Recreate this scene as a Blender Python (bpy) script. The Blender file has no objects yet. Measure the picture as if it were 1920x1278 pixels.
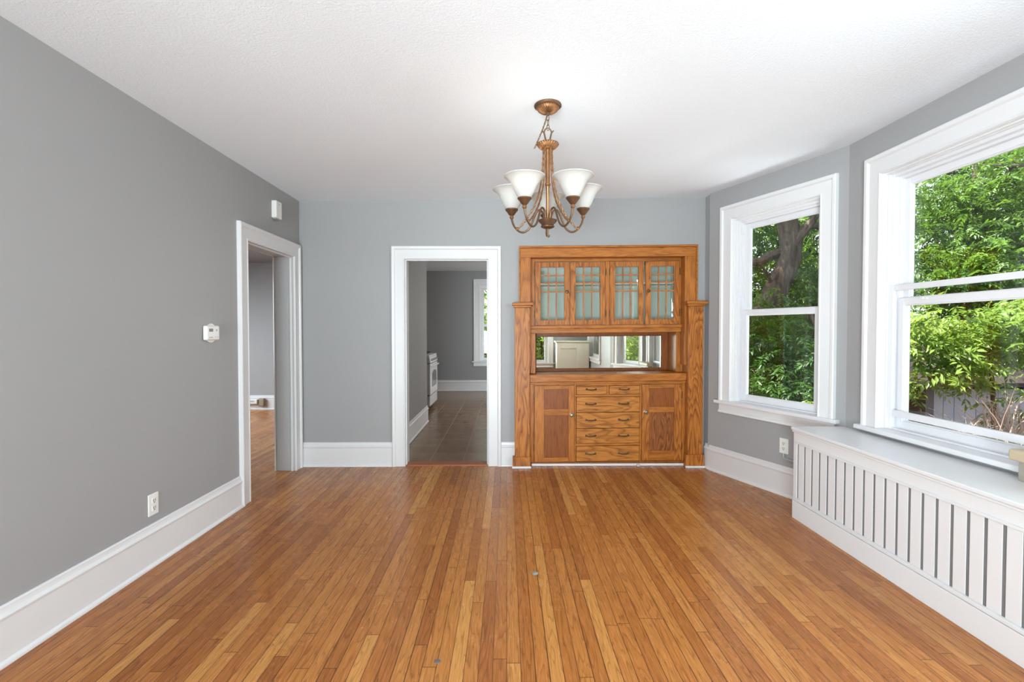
import bpy, bmesh, math, random
import numpy as np
from mathutils import Vector, Matrix

random.seed(7)
rng = np.random.default_rng(11)
SC = bpy.context.scene
COL = SC.collection
R = math.radians
PI = math.pi

# ------------------------------------------------------------------ camera, light, exposure
cam_d = bpy.data.cameras.new('camera')
cam_d.sensor_fit = 'HORIZONTAL'
cam_d.sensor_width = 36.0
cam_d.lens = 36.0 * 920.0 / 1920.0
cam_d.clip_start = 0.05
cam_d.clip_end = 200
cam = bpy.data.objects.new('camera', cam_d)
COL.objects.link(cam)
cam.location = (0, 0, 1.35)
cam.rotation_euler = (R(90) - math.atan(20 / 920), 0, -math.atan(10 / 920))
SC.camera = cam

SC.view_settings.view_transform = 'Standard'
SC.view_settings.look = 'None'
SC.view_settings.exposure = 1.08
SC.view_settings.gamma = 1.0
SC.view_settings.use_curve_mapping = False
SC.cycles.use_denoising = True
SC.cycles.max_bounces = 12
SC.cycles.diffuse_bounces = 6
SC.cycles.glossy_bounces = 4
SC.cycles.transparent_max_bounces = 16
SC.cycles.sample_clamp_indirect = 6.0
SC.cycles.caustics_reflective = False
SC.cycles.caustics_refractive = False

world = bpy.data.worlds.new('world')
SC.world = world
world.use_nodes = True
wn = world.node_tree
wn.nodes.clear()
w_out = wn.nodes.new('ShaderNodeOutputWorld')
w_bg = wn.nodes.new('ShaderNodeBackground')
w_sky = wn.nodes.new('ShaderNodeTexSky')
w_sky.sky_type = 'NISHITA'
w_sky.sun_disc = False
w_sky.sun_elevation = R(50)
w_sky.sun_rotation = R(-90)
w_sky.air_density = 1.0
w_sky.dust_density = 2.5
w_sky.ozone_density = 1.0
w_bg.inputs['Strength'].default_value = 0.24
w_hs = wn.nodes.new('ShaderNodeHueSaturation')
w_hs.inputs['Saturation'].default_value = 0.45
wn.links.new(w_sky.outputs[0], w_hs.inputs['Color'])
wn.links.new(w_hs.outputs[0], w_bg.inputs['Color'])
wn.links.new(w_bg.outputs[0], w_out.inputs['Surface'])


def light(name, kind, loc, energy, color=(1, 1, 1), size=None, aim=None, spread=180):
    d = bpy.data.lights.new(name, kind)
    d.energy = energy
    d.color = color
    if kind == 'AREA':
        d.shape = 'RECTANGLE'
        d.size, d.size_y = size
        d.spread = R(spread)
    elif kind == 'POINT':
        d.shadow_soft_size = size
    elif kind == 'SUN':
        d.angle = size
    o = bpy.data.objects.new(name, d)
    COL.objects.link(o)
    o.location = loc
    if aim is not None:
        v = Vector(aim)
        o.rotation_euler = v.to_track_quat('-Z', 'Y').to_euler()
    return o


light('sun', 'SUN', (0, 0, 12), 10.5, (1.0, 0.95, 0.86), R(0.6), (0.56, 0.02, -1.0))
# added area lamps, strengthening daylight, outside windows behind and beside the camera
COOL = (0.80, 0.92, 1.0)
light('fill_rear', 'AREA', (-1.60, -5.0, 0.35), 690, COOL, (3.4, 2.0), (0.10, 1, 0.22))
light('daylight_bay', 'AREA', (2.72, 0.95, 1.90), 40, COOL, (0.95, 0.95), (-0.92, 0.28, -0.22), 150)
light('fill_side', 'AREA', (2.36, -1.35, 1.88), 34, COOL, (1.3, 0.95), (-1, 0.12, -0.10), 135)
light('fill_left', 'AREA', (-2.52, -1.30, 1.50), 74, COOL, (1.2, 1.6), (1, 0.70, -0.12))  # lamp added to brighten the right walls through an added window
# added uplights below the two bay windows imitate ground bounce to brighten the ceiling
light('sill_uplight', 'AREA', (2.80, 4.34, 0.22), 30, (0.92, 0.97, 1.0), (1.2, 0.8), (-0.60, -0.24, 1.0))
light('sill_uplight', 'AREA', (3.04, 2.62, 0.20), 7, (0.92, 0.97, 1.0), (0.8, 1.7), (-0.66, 0, 1.0))
light('fill_kitchen', 'AREA', (2.06, 8.4, 1.6), 28, (1.0, 0.98, 0.95), (1.6, 1.4), (-1, 0, -0.15))  # added lamp outside an unseen opening lights the kitchen
light('fill_parlor', 'AREA', (-6.42, 6.4, 1.55), 52, COOL, (2.2, 1.5), (1, 0.1, -0.45), 110)  # added lamp outside an unseen opening lights the left room

# ------------------------------------------------------------------ materials
MATS = {}


def new_mat(name):
    m = bpy.data.materials.new(name)
    m.use_nodes = True
    nt = m.node_tree
    nt.nodes.clear()
    out = nt.nodes.new('ShaderNodeOutputMaterial')
    MATS[name] = m
    return m, nt, out


def N(nt, t, **kw):
    n = nt.nodes.new(t)
    for k, v in kw.items():
        setattr(n, k, v)
    return n


def setin(n, **kw):
    for k, v in kw.items():
        n.inputs[k.replace('_', ' ')].default_value = v


def math_node(nt, op, a, b=None, c=None, clamp=False):
    n = N(nt, 'ShaderNodeMath', operation=op, use_clamp=clamp)
    for i, v in enumerate((a, b, c)):
        if v is None:
            continue
        if isinstance(v, (int, float)):
            n.inputs[i].default_value = v
        else:
            nt.links.new(v, n.inputs[i])
    return n.outputs[0]


def mixcol(nt, fac, a, b, mode='MIX'):
    n = N(nt, 'ShaderNodeMix', data_type='RGBA', blend_type=mode)
    for idx, v in ((0, fac), (6, a), (7, b)):
        if isinstance(v, (int, float)):
            n.inputs[idx].default_value = v
        elif isinstance(v, tuple):
            n.inputs[idx].default_value = (*v, 1.0) if len(v) == 3 else v
        else:
            nt.links.new(v, n.inputs[idx])
    return n.outputs[2]


def ramp(nt, fac, stops):
    n = N(nt, 'ShaderNodeValToRGB')
    cr = n.color_ramp
    while len(cr.elements) < len(stops):
        cr.elements.new(0.5)
    for e, (p, c) in zip(cr.elements, stops):
        e.position = p
        e.color = (*c, 1.0)
    nt.links.new(fac, n.inputs[0])
    return n.outputs[0]


def plain(name, col, rough=0.5, metal=0.0, spec=0.5, bump=None, vary=0.0, coat=0.0):
    m, nt, out = new_mat(name)
    p = N(nt, 'ShaderNodeBsdfPrincipled')
    p.inputs['Base Color'].default_value = (*col, 1)
    p.inputs['Roughness'].default_value = rough
    p.inputs['Metallic'].default_value = metal
    p.inputs['Specular IOR Level'].default_value = spec
    p.inputs['Coat Weight'].default_value = coat
    nt.links.new(p.outputs[0], out.inputs['Surface'])
    tc = N(nt, 'ShaderNodeTexCoord')
    if vary:
        nz = N(nt, 'ShaderNodeTexNoise')
        setin(nz, Scale=3.0, Detail=4.0)
        nt.links.new(tc.outputs['Object'], nz.inputs['Vector'])
        c = mixcol(nt, nz.outputs['Fac'], tuple(x * (1 - vary) for x in col), tuple(min(1, x * (1 + vary)) for x in col))
        nt.links.new(c, p.inputs['Base Color'])
    if bump:
        sc, strength, dist = bump
        nz = N(nt, 'ShaderNodeTexNoise')
        setin(nz, Scale=sc, Detail=5.0, Roughness=0.65)
        nt.links.new(tc.outputs['Object'], nz.inputs['Vector'])
        b = N(nt, 'ShaderNodeBump')
        setin(b, Strength=strength, Distance=dist)
        nt.links.new(nz.outputs['Fac'], b.inputs['Height'])
        nt.links.new(b.outputs[0], p.inputs['Normal'])
    return m


plain('wall_paint', (0.350, 0.350, 0.352), 0.55, bump=(60, 0.12, 0.004), vary=0.015)
plain('ceiling_paint', (0.85, 0.90, 0.955), 0.75, bump=(95, 0.55, 0.007))
plain('trim_paint', (0.74, 0.74, 0.745), 0.30, bump=(14, 0.08, 0.002))
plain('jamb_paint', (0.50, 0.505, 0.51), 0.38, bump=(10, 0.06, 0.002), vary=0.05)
plain('vinyl', (0.74, 0.74, 0.76), 0.28)
plain('white_plastic', (0.82, 0.82, 0.79), 0.35)
plain('ivory_plastic', (0.78, 0.77, 0.72), 0.4)
plain('cream_paint', (0.74, 0.71, 0.62), 0.4)
plain('shelf_white', (0.80, 0.81, 0.78), 0.5)
plain('pale_interior', (0.58, 0.62, 0.58), 0.6, vary=0.03)
plain('dark_gap', (0.03, 0.03, 0.03), 0.7)
plain('screen_grey', (0.13, 0.14, 0.135), 0.3)
plain('mark_grey', (0.45, 0.45, 0.44), 0.5)
plain('backing_grey', (0.17, 0.17, 0.168), 0.6)
plain('slot_grey', (0.36, 0.36, 0.35), 0.5)
plain('bronze', (0.30, 0.150, 0.068), 0.40, metal=0.75, bump=(70, 0.3, 0.002), vary=0.3)
plain('bronze_dark', (0.16, 0.085, 0.045), 0.45, metal=0.7, vary=0.35)
plain('chain_metal', (0.22, 0.15, 0.09), 0.45, metal=0.8)
plain('pull_metal', (0.11, 0.075, 0.04), 0.4, metal=0.8)
plain('knob_metal', (0.30, 0.26, 0.20), 0.35, metal=0.85)
plain('black_iron', (0.03, 0.03, 0.032), 0.5)
plain('enamel', (0.78, 0.79, 0.80), 0.18)
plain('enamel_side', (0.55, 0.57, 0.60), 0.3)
plain('oven_glass', (0.20, 0.205, 0.21), 0.12)
plain('beige_wood', (0.50, 0.40, 0.27), 0.45, vary=0.12)
plain('beige_paint', (0.33, 0.30, 0.25), 0.5)
plain('knot_grey', (0.13, 0.115, 0.105), 0.8, vary=0.3)
plain('parlor_ceiling_shaded', (0.26, 0.26, 0.265), 0.7)  # shade on the parlor ceiling is put into this even grey
plain('stone', (0.27, 0.24, 0.20), 0.7, vary=0.3)
plain('brown_shadow', (0.32, 0.27, 0.18), 0.5)
plain('worn_patch_grey', (0.62, 0.62, 0.60), 0.7)
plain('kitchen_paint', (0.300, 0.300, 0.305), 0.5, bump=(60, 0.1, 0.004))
plain('soil', (0.10, 0.075, 0.045), 0.95, bump=(8, 0.8, 0.05), vary=0.5)
plain('shed_board', (0.40, 0.40, 0.46), 0.8, vary=0.12)
plain('shed_dark', (0.10, 0.10, 0.12), 0.8, vary=0.2)
plain('shed_roof', (0.022, 0.014, 0.013), 0.9, vary=0.3)
plain('twig', (0.48, 0.34, 0.29), 0.8, vary=0.35)


def bark_mat():
    m, nt, out = new_mat('bark')
    p = N(nt, 'ShaderNodeBsdfPrincipled')
    tc = N(nt, 'ShaderNodeTexCoord')
    mp = N(nt, 'ShaderNodeMapping')
    mp.inputs['Scale'].default_value = (9, 9, 1.6)
    nt.links.new(tc.outputs['Object'], mp.inputs['Vector'])
    nz = N(nt, 'ShaderNodeTexNoise')
    setin(nz, Scale=2.0, Detail=7.0, Roughness=0.7, Distortion=0.6)
    nt.links.new(mp.outputs[0], nz.inputs['Vector'])
    c = ramp(nt, nz.outputs['Fac'], [(0.32, (0.022, 0.016, 0.012)), (0.55, (0.095, 0.074, 0.056)), (0.75, (0.19, 0.155, 0.12))])
    nt.links.new(c, p.inputs['Base Color'])
    p.inputs['Roughness'].default_value = 0.9
    b = N(nt, 'ShaderNodeBump')
    setin(b, Strength=0.9, Distance=0.03)
    nt.links.new(nz.outputs['Fac'], b.inputs['Height'])
    nt.links.new(b.outputs[0], p.inputs['Normal'])
    nt.links.new(p.outputs[0], out.inputs['Surface'])


bark_mat()


def leaf_mat(name, dark, light_, trans):
    m, nt, out = new_mat(name)
    tc = N(nt, 'ShaderNodeTexCoord')
    nz = N(nt, 'ShaderNodeTexNoise')
    setin(nz, Scale=2.6, Detail=5.0, Roughness=0.75)
    nt.links.new(tc.outputs['Object'], nz.inputs['Vector'])
    c = ramp(nt, nz.outputs['Fac'], [(0.36, dark), (0.66, light_)])
    d = N(nt, 'ShaderNodeBsdfPrincipled')
    d.inputs['Roughness'].default_value = 0.42
    nt.links.new(c, d.inputs['Base Color'])
    t = N(nt, 'ShaderNodeBsdfTranslucent')
    ct = mixcol(nt, 0.5, c, trans)
    nt.links.new(ct, t.inputs['Color'])
    mx = N(nt, 'ShaderNodeMixShader')
    mx.inputs[0].default_value = 0.42
    nt.links.new(d.outputs[0], mx.inputs[1])
    nt.links.new(t.outputs[0], mx.inputs[2])
    nt.links.new(mx.outputs[0], out.inputs['Surface'])


leaf_mat('leaf_deep', (0.016, 0.055, 0.014), (0.065, 0.155, 0.028), (0.13, 0.30, 0.025))
leaf_mat('leaf_mid', (0.024, 0.080, 0.016), (0.125, 0.235, 0.036), (0.22, 0.40, 0.03))
leaf_mat('leaf_bright', (0.055, 0.135, 0.022), (0.27, 0.38, 0.075), (0.34, 0.50, 0.06))


def glass_mat(name, tint, ior=1.45, rough=0.0):
    m, nt, out = new_mat(name)
    t = N(nt, 'ShaderNodeBsdfTransparent')
    t.inputs[0].default_value = (*tint, 1)
    g = N(nt, 'ShaderNodeBsdfGlossy')
    g.inputs['Roughness'].default_value = rough
    lw_ = N(nt, 'ShaderNodeLayerWeight')
    p5 = math_node(nt, 'POWER', lw_.outputs['Facing'], 5.0)
    r0 = ((ior - 1) / (ior + 1)) ** 2
    fr_ = math_node(nt, 'MULTIPLY_ADD', p5, 1 - r0, r0)
    mx = N(nt, 'ShaderNodeMixShader')
    nt.links.new(fr_, mx.inputs[0])
    nt.links.new(t.outputs[0], mx.inputs[1])
    nt.links.new(g.outputs[0], mx.inputs[2])
    nt.links.new(mx.outputs[0], out.inputs['Surface'])


glass_mat('window_glass', (0.97, 0.98, 0.97))
glass_mat('cabinet_glass', (0.93, 0.96, 0.94), 1.55)


def mirror_mat():
    m, nt, out = new_mat('mirror_silver')
    g = N(nt, 'ShaderNodeBsdfGlossy')
    g.inputs['Color'].default_value = (0.64, 0.63, 0.55, 1)
    g.inputs['Roughness'].default_value = 0.01
    nt.links.new(g.outputs[0], out.inputs['Surface'])


mirror_mat()


def shade_mat():
    m, nt, out = new_mat('frosted_shade')
    d = N(nt, 'ShaderNodeBsdfPrincipled')
    d.inputs['Base Color'].default_value = (0.64, 0.632, 0.61, 1)
    d.inputs['Roughness'].default_value = 0.35
    t = N(nt, 'ShaderNodeBsdfTranslucent')
    t.inputs['Color'].default_value = (0.66, 0.64, 0.60, 1)
    mx = N(nt, 'ShaderNodeMixShader')
    mx.inputs[0].default_value = 0.30
    nt.links.new(d.outputs[0], mx.inputs[1])
    nt.links.new(t.outputs[0], mx.inputs[2])
    nt.links.new(mx.outputs[0], out.inputs['Surface'])


shade_mat()


def oak_mat(name, axis, base, lightc, dark, ring=11.0, figure=1.0, rough=0.38):
    """varnished oak, the grain runs along axis"""
    m, nt, out = new_mat(name)
    p = N(nt, 'ShaderNodeBsdfPrincipled')
    tc = N(nt, 'ShaderNodeTexCoord')
    oi = N(nt, 'ShaderNodeObjectInfo')
    off = N(nt, 'ShaderNodeVectorMath', operation='ADD')
    nt.links.new(tc.outputs['Object'], off.inputs[0])
    cmb = N(nt, 'ShaderNodeCombineXYZ')
    r = math_node(nt, 'MULTIPLY', oi.outputs['Random'], 23.0)
    for i in range(3):
        nt.links.new(r, cmb.inputs[i])
    nt.links.new(cmb.outputs[0], off.inputs[1])
    mp = N(nt, 'ShaderNodeMapping')
    s = [1.0, 1.0, 1.0]
    s['XYZ'.index(axis)] = 0.16
    mp.inputs['Scale'].default_value = s
    nt.links.new(off.outputs[0], mp.inputs['Vector'])
    n1 = N(nt, 'ShaderNodeTexNoise')
    setin(n1, Scale=6.0, Detail=2.5, Roughness=0.55, Distortion=0.25)
    nt.links.new(mp.outputs[0], n1.inputs['Vector'])
    lines = math_node(nt, 'FRACT', math_node(nt, 'MULTIPLY', n1.outputs['Fac'], ring))
    # fine pores
    mp2 = N(nt, 'ShaderNodeMapping')
    s2 = [1.0, 1.0, 1.0]
    s2['XYZ'.index(axis)] = 0.045
    mp2.inputs['Scale'].default_value = s2
    nt.links.new(off.outputs[0], mp2.inputs['Vector'])
    n2 = N(nt, 'ShaderNodeTexNoise')
    setin(n2, Scale=190.0, Detail=3.0, Roughness=0.6)
    nt.links.new(mp2.outputs[0], n2.inputs['Vector'])
    n3 = N(nt, 'ShaderNodeTexNoise')
    setin(n3, Scale=3.0, Detail=2.0)
    nt.links.new(mp.outputs[0], n3.inputs['Vector'])
    ground = mixcol(nt, n3.outputs['Fac'], base, lightc)
    line_c = ramp(nt, lines, [(0.0, dark), (0.26, base), (0.72, lightc), (1.0, base)])
    c1 = mixcol(nt, min(1.0, 0.50 * figure), ground, line_c)
    pores = ramp(nt, n2.outputs['Fac'], [(0.33, (0.45, 0.42, 0.40)), (0.52, (1, 1, 1))])
    c2 = mixcol(nt, 0.75, c1, pores, 'MULTIPLY')
    nt.links.new(c2, p.inputs['Base Color'])
    p.inputs['Roughness'].default_value = rough
    p.inputs['Specular IOR Level'].default_value = 0.28
    b = N(nt, 'ShaderNodeBump')
    setin(b, Strength=0.12, Distance=0.002)
    nt.links.new(n2.outputs['Fac'], b.inputs['Height'])
    nt.links.new(b.outputs[0], p.inputs['Normal'])
    nt.links.new(p.outputs[0], out.inputs['Surface'])


OB, OL, OD = (0.37, 0.118, 0.020), (0.56, 0.205, 0.038), (0.13, 0.034, 0.006)
oak_mat('oak_upright', 'Z', OB, OL, OD, 9.0, 0.8)
oak_mat('oak_level', 'X', OB, OL, OD, 9.0, 0.8)
oak_mat('oak_deep', 'Y', OB, OL, OD, 9.0, 0.8)
oak_mat('oak_drawer', 'X', (0.42, 0.148, 0.028), (0.60, 0.240, 0.050), (0.15, 0.042, 0.008), 13.0, 1.3)
oak_mat('oak_figured', 'Z', OB, OL, (0.12, 0.035, 0.009), 16.0, 1.5)
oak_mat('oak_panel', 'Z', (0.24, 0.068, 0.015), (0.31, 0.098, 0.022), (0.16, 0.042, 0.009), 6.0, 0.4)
oak_mat('oak_threshold', 'X', (0.36, 0.115, 0.050), (0.45, 0.17, 0.08), (0.2, 0.06, 0.02), 7.0, 0.5)


def floor_mat():
    m, nt, out = new_mat('oak_strip_floor')
    W = 0.0565
    p = N(nt, 'ShaderNodeBsdfPrincipled')
    tc = N(nt, 'ShaderNodeTexCoord')
    sep = N(nt, 'ShaderNodeSeparateXYZ')
    nt.links.new(tc.outputs['Object'], sep.inputs[0])
    x, y = sep.outputs[0], sep.outputs[1]
    xs = math_node(nt, 'DIVIDE', x, W)
    strip = math_node(nt, 'FLOOR', xs)
    fx = math_node(nt, 'FRACT', xs)
    wn1 = N(nt, 'ShaderNodeTexWhiteNoise', noise_dimensions='1D')
    nt.links.new(strip, wn1.inputs['W'])
    wn1b = N(nt, 'ShaderNodeTexWhiteNoise', noise_dimensions='1D')
    nt.links.new(math_node(nt, 'ADD', strip, 517.3), wn1b.inputs['W'])
    ln = math_node(nt, 'MULTIPLY_ADD', wn1b.outputs['Value'], 0.9, 0.75)
    y2 = math_node(nt, 'DIVIDE', math_node(nt, 'MULTIPLY_ADD', wn1.outputs['Value'], 9.0, y), ln)
    seg = math_node(nt, 'FLOOR', y2)
    fy = math_node(nt, 'FRACT', y2)
    cmb = N(nt, 'ShaderNodeCombineXYZ')
    nt.links.new(strip, cmb.inputs[0])
    nt.links.new(seg, cmb.inputs[1])
    wn2 = N(nt, 'ShaderNodeTexWhiteNoise', noise_dimensions='3D')
    nt.links.new(cmb.outputs[0], wn2.inputs['Vector'])
    board = wn2.outputs['Value']
    tone = ramp(nt, board, [(0.0, (0.350, 0.116, 0.028)), (0.20, (0.430, 0.156, 0.037)), (0.55, (0.480, 0.182, 0.044)),
                            (0.86, (0.520, 0.215, 0.055)), (1.0, (0.62, 0.290, 0.080))])
    # grain coordinates, shifted per board
    gv = N(nt, 'ShaderNodeCombineXYZ')
    nt.links.new(math_node(nt, 'MULTIPLY_ADD', board, 61.0, math_node(nt, 'MULTIPLY', x, 1.0)), gv.inputs[0])
    nt.links.new(math_node(nt, 'MULTIPLY', y, 0.085), gv.inputs[1])
    nt.links.new(math_node(nt, 'MULTIPLY', board, 17.0), gv.inputs[2])
    n1 = N(nt, 'ShaderNodeTexNoise')
    setin(n1, Scale=16.0, Detail=2.0, Roughness=0.5, Distortion=0.3)
    nt.links.new(gv.outputs[0], n1.inputs['Vector'])
    lines = math_node(nt, 'FRACT', math_node(nt, 'MULTIPLY', n1.outputs['Fac'], 11.0))
    lc = ramp(nt, lines, [(0.0, (0.50, 0.44, 0.40)), (0.22, (0.93, 0.91, 0.90)), (0.8, (1.05, 1.05, 1.05)), (1.0, (0.9, 0.88, 0.86))])
    c = mixcol(nt, 0.75, tone, lc, 'MULTIPLY')
    gv2 = N(nt, 'ShaderNodeCombineXYZ')
    nt.links.new(math_node(nt, 'MULTIPLY_ADD', board, 31.0, x), gv2.inputs[0])
    nt.links.new(math_node(nt, 'MULTIPLY', y, 0.03), gv2.inputs[1])
    n2 = N(nt, 'ShaderNodeTexNoise')
    setin(n2, Scale=260.0, Detail=3.0, Roughness=0.65)
    nt.links.new(gv2.outputs[0], n2.inputs['Vector'])
    pores = ramp(nt, n2.outputs['Fac'], [(0.34, (0.62, 0.58, 0.55)), (0.55, (1, 1, 1))])
    c = mixcol(nt, 0.6, c, pores, 'MULTIPLY')
    # scuffed, dull patches with a shape of their own
    n3 = N(nt, 'ShaderNodeTexNoise')
    setin(n3, Scale=1.1, Detail=10.0, Roughness=0.8)
    nt.links.new(tc.outputs['Object'], n3.inputs['Vector'])
    wear = ramp(nt, n3.outputs['Fac'], [(0.54, (0, 0, 0)), (0.74, (1, 1, 1))])
    wearf = math_node(nt, 'MULTIPLY', wear, 0.08)
    c = mixcol(nt, wearf, c, (0.56, 0.34, 0.19))
    # joints
    gapw = math_node(nt, 'MULTIPLY_ADD', math_node(nt, 'POWER', wn1.outputs['Value'], 4.0), 0.034, 0.022)
    d1 = math_node(nt, 'MINIMUM', fx, math_node(nt, 'SUBTRACT', 1.0, fx))
    g1 = math_node(nt, 'LESS_THAN', d1, gapw)
    d2 = math_node(nt, 'MULTIPLY', math_node(nt, 'MINIMUM', fy, math_node(nt, 'SUBTRACT', 1.0, fy)), ln)
    g2 = math_node(nt, 'LESS_THAN', d2, 0.0016)
    g = math_node(nt, 'MAXIMUM', g1, g2)
    c = mixcol(nt, math_node(nt, 'MULTIPLY', g, 0.86), c, (0.060, 0.022, 0.010))
    nt.links.new(c, p.inputs['Base Color'])
    rg = math_node(nt, 'MULTIPLY_ADD', wear, 0.16, math_node(nt, 'MULTIPLY_ADD', n2.outputs['Fac'], 0.12, 0.20))
    nt.links.new(rg, p.inputs['Roughness'])
    p.inputs['Specular IOR Level'].default_value = 0.28
    hgt = math_node(nt, 'SUBTRACT', math_node(nt, 'MULTIPLY', board, 0.35), math_node(nt, 'MULTIPLY', g, 1.0))
    b = N(nt, 'ShaderNodeBump')
    setin(b, Strength=0.25, Distance=0.0015)
    nt.links.new(hgt, b.inputs['Height'])
    nt.links.new(b.outputs[0], p.inputs['Normal'])
    nt.links.new(p.outputs[0], out.inputs['Surface'])


floor_mat()


def tile_mat():
    m, nt, out = new_mat('brown_floor_tile')
    p = N(nt, 'ShaderNodeBsdfPrincipled')
    tc = N(nt, 'ShaderNodeTexCoord')
    sep = N(nt, 'ShaderNodeSeparateXYZ')
    nt.links.new(tc.outputs['Object'], sep.inputs[0])
    T = 0.343
    ux = math_node(nt, 'DIVIDE', math_node(nt, 'ADD', sep.outputs[0], 0.4526 + 20 * T), T)
    uy = math_node(nt, 'DIVIDE', math_node(nt, 'ADD', sep.outputs[1], -5.388 + 20 * T), T)
    fx, fy = math_node(nt, 'FRACT', ux), math_node(nt, 'FRACT', uy)
    dx = math_node(nt, 'MINIMUM', fx, math_node(nt, 'SUBTRACT', 1.0, fx))
    dy = math_node(nt, 'MINIMUM', fy, math_node(nt, 'SUBTRACT', 1.0, fy))
    g = math_node(nt, 'LESS_THAN', math_node(nt, 'MINIMUM', dx, dy), 0.013)
    cmb = N(nt, 'ShaderNodeCombineXYZ')
    nt.links.new(math_node(nt, 'FLOOR', ux), cmb.inputs[0])
    nt.links.new(math_node(nt, 'FLOOR', uy), cmb.inputs[1])
    wn2 = N(nt, 'ShaderNodeTexWhiteNoise', noise_dimensions='3D')
    nt.links.new(cmb.outputs[0], wn2.inputs['Vector'])
    nz = N(nt, 'ShaderNodeTexNoise')
    setin(nz, Scale=7.0, Detail=6.0, Roughness=0.65)
    nt.links.new(tc.outputs['Object'], nz.inputs['Vector'])
    c = ramp(nt, nz.outputs['Fac'], [(0.3, (0.20, 0.112, 0.058)), (0.7, (0.33, 0.20, 0.11))])
    c = mixcol(nt, math_node(nt, 'MULTIPLY', wn2.outputs['Value'], 0.3), c, (0.13, 0.085, 0.055))
    c = mixcol(nt, g, c, (0.33, 0.25, 0.18))
    nt.links.new(c, p.inputs['Base Color'])
    p.inputs['Specular IOR Level'].default_value = 0.3
    nt.links.new(math_node(nt, 'MULTIPLY_ADD', g, 0.4, 0.22), p.inputs['Roughness'])
    b = N(nt, 'ShaderNodeBump')
    setin(b, Strength=0.4, Distance=0.002)
    nt.links.new(math_node(nt, 'SUBTRACT', math_node(nt, 'MULTIPLY', nz.outputs['Fac'], 0.3), g), b.inputs['Height'])
    nt.links.new(b.outputs[0], p.inputs['Normal'])
    nt.links.new(p.outputs[0], out.inputs['Surface'])


tile_mat()

# ------------------------------------------------------------------ mesh helpers
ROOT_LOC = {}


class Frame:
    """a wall's own coordinates: s along the wall, o out of the wall into the room, z up"""

    def __init__(self, p0, p1, inward):
        self.p = Vector((p0[0], p0[1], 0))
        d = Vector((p1[0] - p0[0], p1[1] - p0[1], 0))
        self.len = d.length
        self.t = d.normalized()
        n = Vector((-self.t.y, self.t.x, 0))
        if n.dot(Vector((inward[0], inward[1], 0))) < 0:
            n = -n
        self.n = n

    def at(self, s, o, z):
        return self.p + self.t * s + self.n * o + Vector((0, 0, z))


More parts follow.
